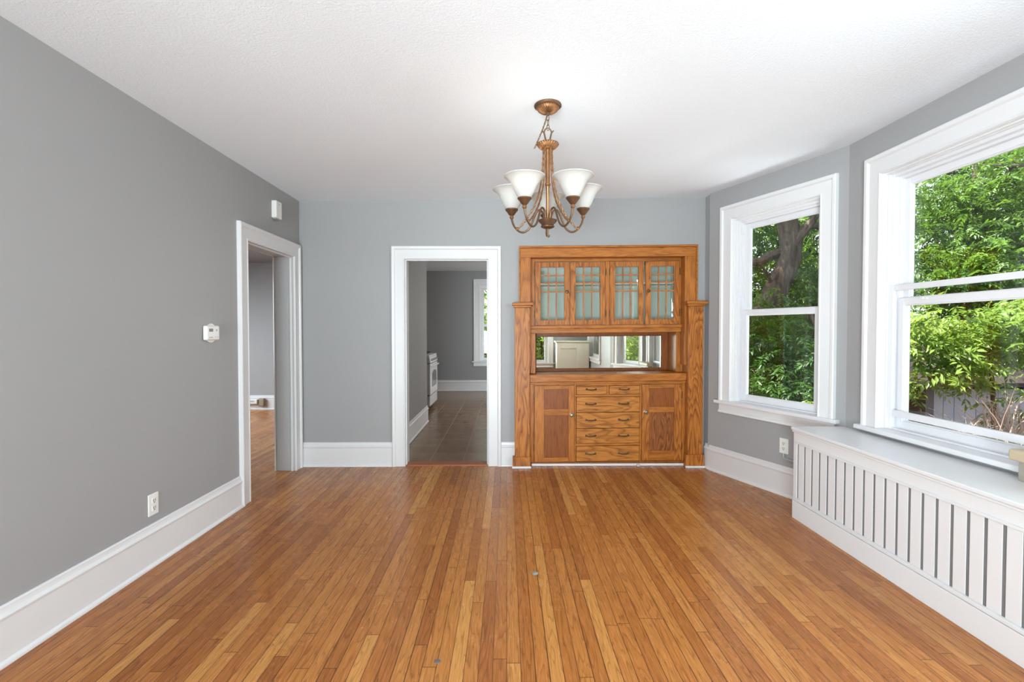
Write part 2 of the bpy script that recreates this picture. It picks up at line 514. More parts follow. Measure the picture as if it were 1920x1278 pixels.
class MB:
    def __init__(self):
        self.v, self.f = [], []

    def add(self, vs, fs):
        k = len(self.v)
        self.v += [tuple(v) for v in vs]
        self.f += [tuple(i + k for i in f) for f in fs]
        return self

    def hexa(self, pts):
        return self.add(pts, [(0, 1, 2, 3), (7, 6, 5, 4), (0, 4, 5, 1), (1, 5, 6, 2), (2, 6, 7, 3), (3, 7, 4, 0)])

    def box(self, x0, x1, y0, y1, z0, z1):
        return self.hexa([(x0, y0, z0), (x1, y0, z0), (x1, y1, z0), (x0, y1, z0),
                          (x0, y0, z1), (x1, y0, z1), (x1, y1, z1), (x0, y1, z1)])

    def fbox(self, fr, s0, s1, o0, o1, z0, z1):
        return self.hexa([fr.at(s0, o0, z0), fr.at(s1, o0, z0), fr.at(s1, o1, z0), fr.at(s0, o1, z0),
                          fr.at(s0, o0, z1), fr.at(s1, o0, z1), fr.at(s1, o1, z1), fr.at(s0, o1, z1)])

    def ring(self, fr, s0, s1, z0, z1, wl, wr, wb, wt, o0, o1):
        """a rectangular frame with an opening"""
        self.fbox(fr, s0, s0 + wl, o0, o1, z0, z1)
        self.fbox(fr, s1 - wr, s1, o0, o1, z0, z1)
        if wt:
            self.fbox(fr, s0 + wl, s1 - wr, o0, o1, z1 - wt, z1)
        if wb:
            self.fbox(fr, s0 + wl, s1 - wr, o0, o1, z0, z0 + wb)
        return self

    def lathe(self, prof, c=(0, 0, 0), n=32, rib=None):
        k = len(self.v)
        for (r, z) in prof:
            for i in range(n):
                a = 2 * PI * i / n
                rr = r * (1 + (rib[1] * math.cos(rib[0] * a) if rib else 0))
                zz_ = z + (rib[2] * math.cos(rib[0] * a) * min(1, r / 0.03) if rib and len(rib) > 2 else 0)
                self.v.append((c[0] + rr * math.cos(a), c[1] + rr * math.sin(a), c[2] + zz_))
        for j in range(len(prof) - 1):
            for i in range(n):
                a, b = k + j * n + i, k + j * n + (i + 1) % n
                self.f.append((a, b, b + n, a + n))
        for end, rev in ((0, True), (len(prof) - 1, False)):
            if prof[end][0] > 1e-6:
                ids = [k + end * n + i for i in range(n)]
                self.f.append(tuple(reversed(ids)) if rev else tuple(ids))
        return self

    def tube(self, path, r, n=8, caps=True, twist=None):
        pts = [Vector(p) for p in path]
        k = len(self.v)
        m = len(pts)
        rad = r if isinstance(r, (list, tuple)) else [r] * m
        ref = Vector((0, 0, 1))
        prev = None
        for i, p in enumerate(pts):
            d = (pts[min(i + 1, m - 1)] - pts[max(i - 1, 0)]).normalized()
            if prev is None:
                u = d.cross(ref)
                if u.length < 1e-3:
                    u = d.cross(Vector((1, 0, 0)))
                u.normalize()
            else:
                u = (prev - d * prev.dot(d)).normalized()
            prev = u
            w = d.cross(u)
            for j in range(n):
                a = 2 * PI * j / n
                rr = rad[i]
                if twist:
                    rr *= 1 + twist[1] * math.cos(twist[2] * a + twist[0] * i)
                self.v.append(tuple(p + (u * math.cos(a) + w * math.sin(a)) * rr))
        for i in range(m - 1):
            for j in range(n):
                a, b = k + i * n + j, k + i * n + (j + 1) % n
                self.f.append((a, b, b + n, a + n))
        if caps:
            self.f.append(tuple(k + j for j in reversed(range(n))))
            self.f.append(tuple(k + (m - 1) * n + j for j in range(n)))
        return self

    def sweep(self, path, prof, mapper, side=1.0, closed=True):
        """profile (offset, height) swept with mitres along a 2-D path"""
        pts = [Vector((a, b)) for a, b in path]
        m = len(pts)
        nrm = []
        for i in range(m - 1):
            d = (pts[i + 1] - pts[i]).normalized()
            nrm.append(Vector((-d.y, d.x)) * side)
        k = len(self.v)
        q = len(prof)
        for i in range(m):
            if i == 0:
                mit = nrm[0]
            elif i == m - 1:
                mit = nrm[-1]
            else:
                a, b = nrm[i - 1], nrm[i]
                mit = (a + b) / (1 + a.dot(b))
            for (off, h) in prof:
                p = pts[i] + mit * off
                self.v.append(tuple(mapper(p.x, p.y, h)))
        for i in range(m - 1):
            for j in range(q if closed else q - 1):
                a, b = k + i * q + j, k + i * q + (j + 1) % q
                self.f.append((a, b, b + q, a + q))
        self.f.append(tuple(k + j for j in range(q)))
        self.f.append(tuple(k + (m - 1) * q + j for j in reversed(range(q))))
        return self

    def build(self, name, mat, parent=None, bevel=0.0, smooth=True, seg=2, angle=35, subsurf=0):
        me = bpy.data.meshes.new(name)
        off = Vector((0, 0, 0))
        if parent is not None:
            r = parent
            while r.parent:
                r = r.parent
            off = ROOT_LOC.get(r.name, Vector((0, 0, 0)))
        me.from_pydata([tuple(Vector(v) - off) for v in self.v], [], self.f)
        bm = bmesh.new()
        bm.from_mesh(me)
        bmesh.ops.recalc_face_normals(bm, faces=bm.faces)
        bm.to_mesh(me)
        bm.free()
        me.materials.append(MATS[mat])
        if smooth:
            me.polygons.foreach_set('use_smooth', [True] * len(me.polygons))
            me.set_sharp_from_angle(angle=R(angle))
        o = bpy.data.objects.new(name, me)
        COL.objects.link(o)
        if parent is not None:
            o.parent = parent
        if bevel:
            b = o.modifiers.new('bevel', 'BEVEL')
            b.width = bevel
            b.segments = seg
            b.limit_method = 'ANGLE'
            b.angle_limit = R(40)
            b.harden_normals = True
        if subsurf:
            s = o.modifiers.new('subsurf', 'SUBSURF')
            s.levels = s.render_levels = subsurf
        return o


def tag(o, label=None, cat=None, group=None, kind=None):
    if label:
        o['label'] = label
    if cat:
        o['category'] = cat
    if group:
        o['group'] = group
    if kind:
        o['kind'] = kind
    return o


def empty(name, loc, label=None, cat=None, group=None, kind=None):
    o = bpy.data.objects.new(name, None)
    o.empty_display_size = 0.1
    COL.objects.link(o)
    o.location = loc
    ROOT_LOC[o.name] = Vector(loc)
    return tag(o, label, cat, group, kind)


def struct(o, label=None, cat=None):
    return tag(o, label, cat, None, 'structure')


def wall_mb(fr, L, z0, z1, holes, thick, s_start=0.0):
    """a wall slab with rectangular openings, built from blocks behind the plane o = 0"""
    mb = MB()
    cuts = sorted({s_start, L, *[h[0] for h in holes], *[h[1] for h in holes]})
    for a, b in zip(cuts[:-1], cuts[1:]):
        hs = sorted([(h[2], h[3]) for h in holes if h[0] <= a + 1e-6 and h[1] >= b - 1e-6])
        z = z0
        for lo, hi in hs:
            if lo > z + 1e-6:
                mb.fbox(fr, a, b, -thick, 0, z, lo)
            z = hi
        if z < z1 - 1e-6:
            mb.fbox(fr, a, b, -thick, 0, z, z1)
    return mb


# ------------------------------------------------------------------ the room shell
LX = -2.04                      # left wall
BY = 4.87                       # back wall
A = (1.982, 4.70)
B = (2.452, 3.51)
B2 = (2.483, 1.70)
A2 = (2.10, 0.62)
RY = -2.40                      # wall behind the camera
WALL_TOP = 2.80


def zc(x):
    return 2.617 + 0.0125 * (x + 2.03)


F_left = Frame((LX, RY), (LX, BY), (1, 0))
F_back = Frame((LX, BY), (1.972, BY), (0, -1))
F_jog = Frame((1.972, BY), A, (-1, 0))
F_bay = Frame(A, B, (-1, -0.4))
F_right = Frame(B, B2, (-1, 0))
F_bay2 = Frame(B2, A2, (-1, 0.4))
F_near = Frame(A2, (2.10, RY), (-1, 0))
F_rear = Frame((LX, RY), (2.10, RY), (0, 1))

# main floor of oak strips, running on into the room on the left
mb = MB()
mb.box(-6.2, 3.0, -2.8, 4.905, -0.08, 0.0)
mb.box(-6.2, LX - 0.17, 4.905, 8.5, -0.08, 0.0)
struct(mb.build('floor', 'oak_strip_floor', smooth=False), 'honey oak strip floor running from the camera to the back wall', 'floor')
mb = MB()
mb.box(-2.2, 2.1, 4.985, 11.1, -0.08, -0.004)
struct(mb.build('floor_kitchen', 'brown_floor_tile', smooth=False), 'brown square tile floor beyond the kitchen doorway', 'floor')

# ceilings
mb = MB()
nx = 24
for i in range(nx):
    x0, x1 = -2.3 + 5.2 * i / nx, -2.3 + 5.2 * (i + 1) / nx
    k = len(mb.v)
    mb.v += [(x0, -2.6, zc(x0)), (x1, -2.6, zc(x1)), (x1, 5.06, zc(x1)), (x0, 5.06, zc(x0)),
             (x0, -2.6, 2.84), (x1, -2.6, 2.84), (x1, 5.06, 2.84), (x0, 5.06, 2.84)]
    mb.f += [(k, k + 3, k + 2, k + 1), (k + 4, k + 5, k + 6, k + 7)]
struct(mb.build('ceiling', 'ceiling_paint'), 'textured white ceiling of the dining room', 'ceiling')
mb = MB()
mb.box(-2.2, 2.1, 5.06, 11.1, 2.665, 2.84)
struct(mb.build('ceiling_kitchen', 'ceiling_paint', smooth=False), 'white ceiling seen through the kitchen doorway', 'ceiling')
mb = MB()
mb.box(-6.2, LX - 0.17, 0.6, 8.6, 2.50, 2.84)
struct(mb.build('ceiling_parlor', 'parlor_ceiling_shaded', smooth=False), 'ceiling seen through the left doorway', 'ceiling')

# left wall with its doorway (Y 3.875 .. 4.70)
DL0, DL1, DLZ = 3.875 - RY, 4.715 - RY, 2.05
CW = 0.130
W8 = dict(s0=0.40, s1=1.90, sill=0.50, top=2.45)  # unseen window added so a lamp can light the right side


def hole(w):
    return (w['s0'] + CW - 0.02, w['s1'] - CW + 0.02, w['sill'] - 0.03, w['top'] - CW + 0.02)


struct(wall_mb(F_left, BY - RY + 0.17, -0.05, WALL_TOP, [(DL0 - 0.02, DL1 + 0.02, -0.05, DLZ + 0.02), hole(W8)], 0.17).build('wall_left', 'wall_paint', smooth=False),
       'long grey painted wall at the left', 'wall')
# back wall: kitchen doorway and the niche of the built-in cabinet
KD0, KD1, KDZ = -1.005 - LX, -0.185 - LX, 2.05
struct(wall_mb(F_back, 1.972 - LX + 0.05, -0.05, WALL_TOP,
               [(KD0 - 0.02, KD1 + 0.02, -0.05, KDZ + 0.02), (0.17 - LX, 1.83 - LX, -0.05, 2.12)], 0.17).build('wall_back', 'wall_paint', smooth=False),
       'grey painted wall at the back of the room', 'wall')
struct(wall_mb(F_jog, F_jog.len, -0.05, WALL_TOP, [], 0.17).build('wall_corner', 'wall_paint', smooth=False),
       'narrow grey wall return beside the oak cabinet', 'wall')
# bay walls and their windows: outer casing s0..s1, sill, head
W1 = dict(s0=0.102, s1=1.205, sill=0.697, top=2.497)
W2 = dict(s0=0.178, s1=1.64, sill=0.706, top=2.503)
W3 = dict(s0=0.06, s1=1.05, sill=0.70, top=2.50)
T = 0.17
struct(wall_mb(F_bay, F_bay.len + 0.06, -0.05, WALL_TOP, [hole(W1)], T, -0.05).build('wall_bay_far', 'wall_paint', smooth=False),
       'grey angled bay wall around the small window', 'wall')
struct(wall_mb(F_right, F_right.len + 0.05, -0.05, WALL_TOP, [hole(W2)], T, -0.05).build('wall_right', 'wall_paint', smooth=False),
       'grey wall around the large window', 'wall')
struct(wall_mb(F_bay2, F_bay2.len + 0.05, -0.05, WALL_TOP, [hole(W3)], T, -0.05).build('wall_bay_near', 'wall_paint', smooth=False),
       'grey angled bay wall beside the camera', 'wall')
W6 = dict(s0=1.10, s1=2.75, sill=0.70, top=2.45)
struct(wall_mb(F_near, F_near.len + 0.1, -0.05, WALL_TOP, [hole(W6)], T).build('wall_near', 'wall_paint', smooth=False),
       'grey wall behind the camera on the right', 'wall')
W4 = dict(s0=-1.95 - LX, s1=0.36 - LX, sill=0.14, top=2.45)  # wide unseen window added to let the rear lamp in
W5 = dict(s0=0.44 - LX, s1=1.22 - LX, sill=0.50, top=2.45)
struct(wall_mb(F_rear, 2.2 - LX, -0.05, WALL_TOP, [hole(W4), hole(W5)], T).build('wall_rear', 'wall_paint', smooth=False),
       'grey wall behind the camera', 'wall')

# kitchen beyond the back wall
KB = BY + 0.17
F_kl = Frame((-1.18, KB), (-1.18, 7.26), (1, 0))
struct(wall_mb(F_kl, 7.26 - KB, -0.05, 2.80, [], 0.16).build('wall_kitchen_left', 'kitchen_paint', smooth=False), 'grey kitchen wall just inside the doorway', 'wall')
mb = MB()
mb.box(-2.2, -2.04, 7.10, 11.1, -0.05, 2.8)
mb.box(-2.2, -1.34, 7.10, 7.26, -0.05, 2.8)
struct(mb.build('wall_kitchen_side', 'kitchen_paint', smooth=False), 'grey kitchen wall behind the stove', 'wall')
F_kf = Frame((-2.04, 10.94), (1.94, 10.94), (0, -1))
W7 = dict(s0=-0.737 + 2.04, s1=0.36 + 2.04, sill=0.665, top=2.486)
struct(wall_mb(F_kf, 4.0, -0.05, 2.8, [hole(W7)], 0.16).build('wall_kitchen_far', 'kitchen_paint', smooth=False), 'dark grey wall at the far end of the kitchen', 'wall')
F_kr = Frame((1.94, KB), (1.94, 10.94), (-1, 0))
struct(wall_mb(F_kr, 5.95, -0.05, 2.8, [(2.5, 4.2, 0.85, 2.3)], 0.12).build('wall_kitchen_right', 'kitchen_paint', smooth=False), 'kitchen wall hidden behind the oak cabinet', 'wall')

# room beyond the left doorway
mb = MB()
mb.box(-6.2, LX - 0.17, 8.42, 8.58, -0.05, 2.8)
struct(mb.build('wall_parlor_far', 'wall_paint', smooth=False), 'pale grey wall seen through the left doorway', 'wall')
F_ps = Frame((-6.2, 0.6), (-6.2, 8.6), (1, 0))
struct(wall_mb(F_ps, 8.0, -0.05, 2.8, [(4.6, 7.0, 0.75, 2.35)], 0.16).build('wall_parlor_side', 'wall_paint', smooth=False), 'far side wall of the room on the left', 'wall')
mb = MB()
mb.box(-8.0, -6.2, 4.0, 8.6, 2.5, 2.6)  # unseen overhang added to keep sun out of the left room
struct(mb.build('sun_blocker', 'shed_roof', smooth=False), 'unseen overhang added to keep sun out of the room on the left', 'roof')
F_pn = Frame((-6.2, 1.0), (LX - 0.17, 1.0), (0, 1))
struct(wall_mb(F_pn, 4.0, -0.05, 2.8, [], 0.12).build('wall_parlor_near', 'wall_paint', smooth=False), 'near wall of the room on the left', 'wall')
mb = MB()
mb.box(LX - 0.17, LX - 0.02, BY + 0.17, 8.6, -0.05, 2.8)
struct(mb.build('wall_parlor_right', 'wall_paint', smooth=False), 'partition between kitchen and the room on the left', 'wall')

# ------------------------------------------------------------------ trim
CASE = [(0.0, 0.0), (0.0, 0.016), (0.004, 0.021), (0.010, 0.021), (0.014, 0.017), (0.092, 0.017), (0.096, 0.022),
        (0.102, 0.030), (0.122, 0.032), (0.128, 0.028), (0.130, 0.0)]
BASE = [(0, 0), (0.030, 0.0), (0.030, 0.010), (0.025, 0.018), (0.018, 0.022), (0.018, 0.185), (0.023, 0.189), (0.025, 0.198),
        (0.021, 0.206), (0.014, 0.212), (0.011, 0.224), (0.011, 0.234), (0.006, 0.240), (0, 0.240)]


def casing_u(fr, s0, s1, z0, ztop, prof=CASE, mb=None):
    """casing up one side, over the head and down the other; s0, s1, ztop are the inner edges"""
    mb = mb or MB()
    mb.sweep([(s0, z0), (s0, ztop), (s1, ztop), (s1, z0)], prof, lambda a, b, h: fr.at(a, h, b), side=1.0)
    return mb


def door_trim(name, fr, s0, s1, ztop, thick, label):
    e = empty(name, fr.at((s0 + s1) / 2, 0, 0), label, 'door trim', None, 'structure')
    casing_u(fr, s0, s1, 0.0, ztop).build('casing', 'trim_paint', e)
    mb = MB()
    mb.fbox(fr, s0 - 0.02, s0, -thick - 0.005, 0.004, 0, ztop)
    mb.fbox(fr, s1, s1 + 0.02, -thick - 0.005, 0.004, 0, ztop)
    mb.fbox(fr, s0 - 0.02, s1 + 0.02, -thick - 0.005, 0.004, ztop, ztop + 0.02)
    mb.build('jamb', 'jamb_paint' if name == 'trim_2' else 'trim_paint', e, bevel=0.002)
    mb = MB()
    mb.ring(fr, s0, s1, 0, ztop, 0.012, 0.012, 0, 0.012, -0.028, -0.010)
    mb.build('door_stop', 'trim_paint', e, bevel=0.002)
    mb = MB()
    mb.sweep([(s0, 0), (s0, ztop), (s1, ztop), (s1, 0)], [(a, -thick - 0.0 - h) for a, h in CASE], lambda a, b, h: fr.at(a, h, b))
    mb.build('far_casing', 'trim_paint', e)
    return e


door_trim('trim_1', F_back, KD0, KD1, KDZ, 0.17, 'white casing around the kitchen doorway')
door_trim('trim_2', F_left, DL0, DL1, DLZ, 0.17, 'white casing around the left doorway')

mb = MB()
mb.box(-1.005, -0.185, 4.865, 5.01, -0.02, 0.012)
struct(mb.build('trim_3', 'oak_threshold', bevel=0.006), 'reddish wooden threshold strip in the kitchen doorway', 'threshold')


def baseboard(name, path, label, mat='trim_paint', scale=1.0):
    mb = MB()
    mb.sweep(path, [(a, b * scale) for a, b in BASE], lambda a, b, h: (a, b, h), side=-1.0)
    return struct(mb.build(name, mat), label, 'baseboard')


baseboard('baseboard_left', [(LX, RY), (LX, 3.745)], 'tall white baseboard along the left wall')
baseboard('baseboard_back', [(LX, BY), (-1.135, BY)], 'white baseboard between left corner and kitchen doorway')
baseboard('baseboard_center', [(-0.055, BY), (0.085, BY)], 'short white baseboard between kitchen doorway and oak cabinet')
pb = F_bay.at(F_bay.len, 0, 0)
baseboard('baseboard_right', [(1.972, BY - 0.06), (A[0], A[1]), (B[0], B[1]), (2.46, 3.0)], 'white baseboard below the small window')
baseboard('baseboard_kitchen_left', [(-1.18, KB + 0.03), (-1.18, 7.26)], 'white baseboard inside the kitchen at left')
baseboard('baseboard_kitchen_far', [(-2.04, 10.94), (1.94, 10.94)], 'white baseboard at the far end of the kitchen')
baseboard('baseboard_parlor', [(-6.2, 8.42), (LX - 0.17, 8.42)], 'white baseboard seen through the left doorway')

# ------------------------------------------------------------------ windows


def sash(fr, s0, s1, z0, z1, w, wb, wt, o0, o1, parent, name):
    mb = MB()
    mb.ring(fr, s0, s1, z0, z1, w, w, wb, wt, o0, o1)
    om = (o0 + o1) / 2
    # glazing bead
    mb.ring(fr, s0 + w - 0.001, s1 - w + 0.001, z0 + wb - 0.001, z1 - wt + 0.001, 0.008, 0.008, 0.008, 0.008, om - 0.009, om + 0.009)
    s = mb.build(name, 'vinyl', parent, bevel=0.0025)
    g = MB()
    g.fbox(fr, s0 + w - 0.004, s1 - w + 0.004, om - 0.002, om + 0.002, z0 + wb - 0.004, z1 - wt + 0.004)
    g.build('glass_pane', 'window_glass', s, smooth=False)
    return s


def window(name, fr, w, label, apron=True, screen=False, detail=True, rail=1.51, thick=0.17):
    s0, s1, sill, top = w['s0'], w['s1'], w['sill'], w['top']
    e = empty(name, fr.at((s0 + s1) / 2, 0, sill), label, 'window', None, 'structure')
    a, b, zt = s0 + CW, s1 - CW, top - CW
    casing_u(fr, a, b, sill, zt).build('window_casing', 'trim_paint', e)
    mb = MB()
    mb.fbox(fr, s0 - 0.035, s1 + 0.035, 0.0, 0.052, sill - 0.030, sill)
    mb.fbox(fr, a - 0.015, b + 0.015, -0.08, 0.01, sill - 0.030, sill)
    mb.build('window_sill', 'trim_paint', e, bevel=0.006, seg=3)
    if apron:
        mb = MB()
        mb.sweep([(s0, 0), (s1, 0)], [(0, 0), (0, 0.018), (0.055, 0.018), (0.060, 0.024), (0.072, 0.030), (0.082, 0.030), (0.090, 0.020), (0.092, 0.0)],
                 lambda x, y, h: fr.at(x, h, sill - 0.030 + y), side=-1.0)
        mb.build('apron', 'trim_paint', e)
    # stepped jambs and stops
    mb = MB()
    mb.ring(fr, a - 0.018, b + 0.018, sill - 0.02, zt + 0.018, 0.020, 0.020, 0.0, 0.020, -thick, 0.006)
    mb.build('jamb', 'trim_paint', e, bevel=0.002)
    mb = MB()
    mb.ring(fr, a, b, sill, zt, 0.010, 0.010, 0.0, 0.012, -0.030, -0.012)
    mb.ring(fr, a, b, sill, zt, 0.016, 0.016, 0.0, 0.016, -0.052, -0.030)
    mb.build('stop', 'trim_paint', e, bevel=0.003)
    mb = MB()
    mb.ring(fr, a, b, sill, zt, 0.036, 0.036, 0.012, 0.034, -0.082, -0.050)
    mb.ring(fr, a, b, sill, zt, 0.050, 0.050, 0.020, 0.050, -0.160, -0.082)
    mb.build('window_frame', 'vinyl', e, bevel=0.003)
    s_in, s_out = a + 0.050, b - 0.050
    sash(fr, s_in, s_out, rail - 0.02, zt - 0.05, 0.045, 0.042, 0.042, -0.140, -0.108, e, 'upper_sash')
    lo = sash(fr, s_in, s_out, sill + 0.020, rail + 0.022, 0.045, 0.045, 0.044, -0.106, -0.074, e, 'lower_sash')
    if detail:
        mb = MB()
        sm = s_in + 0.17
        mb.fbox(fr, sm, sm + 0.05, -0.075, -0.066, rail + 0.006, rail + 0.014)
        mb.fbox(fr, sm + 0.015, sm + 0.03, -0.075, -0.060, rail + 0.008, rail + 0.017)
        mb.build('sash_lock', 'white_plastic', lo, bevel=0.001)
        mb = MB()
        mb.fbox(fr, a + 0.036, a + 0.046, -0.081, -0.0745, rail + 0.04, zt - 0.14)
        mb.build('sash_track', 'vinyl', e, bevel=0.001)
    if screen:
        mb = MB()
        mb.ring(fr, a + 0.017, b - 0.017, sill + 0.088, rail + 0.105, 0.034, 0.034, 0.042, 0.036, -0.060, -0.040)
        mb.build('screen_frame', 'vinyl', e, bevel=0.002)
    return e


window('window_1', F_bay, W1, 'small white double-hung window on the angled bay wall', rail=1.51)
window('window_2', F_right, W2, 'large white double-hung window above the radiator cover', apron=False, screen=True, rail=1.535)
window('window_3', F_bay2, W3, 'white window on the near angled bay wall', detail=False)
window('window_4', F_rear, W4, 'wide white window added behind the camera for a fill lamp', detail=False)
window('window_5', F_rear, W5, 'narrow white window behind the camera', detail=False)
window('window_6', F_near, W6, 'white side window behind the camera', detail=False)
window('window_8', F_left, W8, 'white window added on the left wall behind the camera for a fill lamp', detail=False)
w7 = window('window_7', F_kf, W7, 'white window at the far end of the kitchen', detail=False, rail=1.46)
mb = MB()
mb.fbox(F_kf, W7['s0'] + CW + 0.005, W7['s1'] - CW - 0.005, -0.05, -0.01, W7['top'] - CW - 0.075, W7['top'] - CW - 0.01)
mb.build('raised_blind', 'white_plastic', w7, bevel=0.004)

# ------------------------------------------------------------------ radiator cover
rc = empty('radiator_cover', (2.27, 2.62, 0), 'white slatted radiator cover under the large window', 'radiator cover')
RX, RY0, RY1, RZ = 2.072, 1.74, 3.505, 0.655


def wall_x(y):
    return B[0] + (B2[0] - B[0]) * (B[1] - y) / (B[1] - B2[1])


mb = MB()
# lid with a moulded front edge
prof = [(0.0, 0.0), (0.004, -0.004), (0.004, -0.020), (-0.004, -0.024), (-0.010, -0.034), (-0.020, -0.040)]
xf = RX - 0.014
mb.hexa([(xf, RY0, RZ - 0.022), (2.50, RY0, RZ - 0.022), (2.462, RY1 + 0.014, RZ - 0.022), (xf, RY1 + 0.014, RZ - 0.022),
         (xf, RY0, RZ), (wall_x(RY0) - 0.003, RY0, RZ), (wall_x(RY1) - 0.004, RY1 + 0.014, RZ), (xf, RY1 + 0.014, RZ)])
mb.v[1] = (wall_x(RY0) - 0.003, RY0, RZ - 0.022)
mb.v[2] = (wall_x(RY1) - 0.004, RY1 + 0.014, RZ - 0.022)
mb.build('lid', 'trim_paint', rc, bevel=0.006, seg=3)
mb = MB()
mb.box(RX - 0.008, RX + 0.004, RY0, RY1 + 0.008, RZ - 0.036, RZ - 0.0225)
mb.box(RX - 0.004, wall_x(RY1) - 0.02, RY1 - 0.006, RY1 + 0.008, RZ - 0.036, RZ - 0.0225)
mb.build('lid_moulding', 'trim_paint', rc, bevel=0.004)
SL0, SL1 = 0.152, 0.540
mb = MB()
mb.box(RX, RX + 0.018, RY0, RY1, SL1, RZ - 0.0225)              # top rail
mb.box(RX, RX + 0.018, RY0, RY1, 0.0, SL0)                      # bottom rail
mb.box(RX, RX + 0.018, RY1 - 0.040, RY1, SL0, SL1)              # end stile
mb.build('front_panel', 'trim_paint', rc, bevel=0.002)
mb = MB()
mb.box(RX - 0.007, RX - 0.0002, RY0, RY1 - 0.030, SL1 + 0.002, SL1 + 0.018)
mb.box(RX - 0.007, RX - 0.0002, RY0, RY1 - 0.030, SL0 - 0.022, SL0 - 0.002)
mb.box(RX - 0.010, RX - 0.0002, RY0, RY1 - 0.006, 0.0, SL0 - 0.024)
mb.build('base_board', 'trim_paint', rc, bevel=0.003)
mb = MB()
mb.box(RX + 0.018, wall_x(RY1) - 0.05, RY1 - 0.018, RY1, 0.0, RZ - 0.0225)
mb.build('end_panel', 'trim_paint', rc, bevel=0.002)
mb = MB()
mb.box(RX + 0.018, wall_x(RY0) - 0.03, RY0, RY0 + 0.009, 0.0, RZ - 0.0225)
mb.build('end_panel', 'trim_paint', rc, bevel=0.002)
mb = MB()
mb.box(RX + 0.0067, RX + 0.0175, RY0 + 0.01, RY1 - 0.0405, SL0 + 0.0005, SL1 - 0.0005)
mb.build('backing_panel', 'backing_grey', rc, smooth=False)
first = None
pitch = 0.0807
for i in range(22):
    yc = RY1 - 0.040 - 0.018 - 0.031 - i * pitch
    if yc - 0.031 < RY0:
        break
    if first is None:
        m_ = MB()
        m_.box(RX + 0.002, RX + 0.0065, yc - 0.0315, yc + 0.0315, SL0 + 0.0005, SL1 - 0.0005)
        first = m_.build('slat', 'trim_paint', rc, bevel=0.0015)
        y_first = yc
    else:
        c = first.copy()
        COL.objects.link(c)
        c.parent = rc
        c.location = (0, yc - y_first, 0)

# beige rounded ledge beside the camera at the right edge
lg = empty('wall_shelf', (2.40, 1.95, 0.66), 'beige wooden shelf with a rounded end on the radiator cover at the right edge', 'shelf')
mb = MB()
mb.box(2.345, 2.455, 1.80, 2.262, 0.745, 0.800)
mb.build('shelf_board', 'beige_wood', lg, bevel=0.014, seg=4)
mb = MB()
mb.box(2.370, 2.440, 1.82, 2.235, 0.6555, 0.7445)
mb.build('support', 'beige_paint', lg, bevel=0.003)

# ------------------------------------------------------------------ built-in oak cabinet
CX = 1.01
KS = 0.010                                              # the old house has settled: the right side stands higher
cab = empty('china_cabinet', (CX, 4.85, 0), 'built-in honey oak china cabinet with leaded-look glass doors and mirror niche', 'cabinet')


def cbox(mb, x0, x1, y0, y1, z0, z1, floor0=False):
    """a box of the cabinet; floor0 keeps its foot on the floor"""
    sh = lambda x: KS * (x - CX)
    za = (0.0, 0.0) if floor0 else (z0 + sh(x0), z0 + sh(x1))
    zb = (z1 + sh(x0), z1 + sh(x1))
    return mb.hexa([(x0, y0, za[0]), (x1, y0, za[1]), (x1, y1, za[1]), (x0, y1, za[0]),
                    (x0, y0, zb[0]), (x1, y0, zb[1]), (x1, y1, zb[1]), (x0, y1, zb[0])])


def cz(x, z):
    return z + KS * (x - CX)


def cparts(name, mat, boxes, parent=None, bevel=0.002, smooth=True):
    """each board of the cabinet is a mesh of its own"""
    for b in boxes:
        cbox(MB_ := MB(), *b)
        MB_.build(name, mat, parent or cab, bevel=bevel, smooth=smooth)


# wall casing around the upper part
WF = 4.845
cparts('casing_stile', 'oak_upright', [(0.135, 0.238, WF, 5.0, 1.0, 2.075),
    (1.763, 1.872, WF, 5.0, 1.0, 2.075)], cab, bevel=0.003)
mb = MB()
cbox(mb, 0.135, 1.872, WF, 5.0, 2.0755, 2.166)
mb.build('casing_head', 'oak_level', cab, bevel=0.003)
cparts('back_band', 'oak_level', [(0.121, 1.888, WF - 0.016, BY - 0.001, 2.1665, 2.186),
    (0.121, 0.1345, WF - 0.012, BY - 0.001, 1.60, 2.166),
    (1.8725, 1.888, WF - 0.012, BY - 0.001, 1.60, 2.166)], cab, bevel=0.003)

# square pedestal posts
PF = 4.79
for (x0, x1) in ((0.080, 0.226), (1.781, 1.930)):
    mb = MB()
    cbox(mb, x0, x1, PF, 5.02, 0.0, 1.580, True)
    p = mb.build('pedestal', 'oak_figured', cab, bevel=0.003)
    mb = MB()
    cbox(mb, x0 - 0.026, x1 + 0.034, PF - 0.035, 5.0, 1.600, 1.628)
    cbox(mb, x0 - 0.012, x1 + 0.014, PF - 0.016, 5.0, 1.5805, 1.5998)
    mb.build('cap', 'oak_level', p, bevel=0.004)
    mb = MB()
    cbox(mb, x0 - 0.022, x1 + 0.010, PF - 0.018, PF + 0.05, 0.0, 0.120, True)
    mb.build('plinth', 'oak_figured', p, bevel=0.004)
    mb = MB()
    mb.box(x0 - 0.030, x1 + 0.014, PF - 0.034, PF - 0.0185, 0.0, 0.022)
    mb.build('shoe_strip', 'trim_paint', p, bevel=0.006)

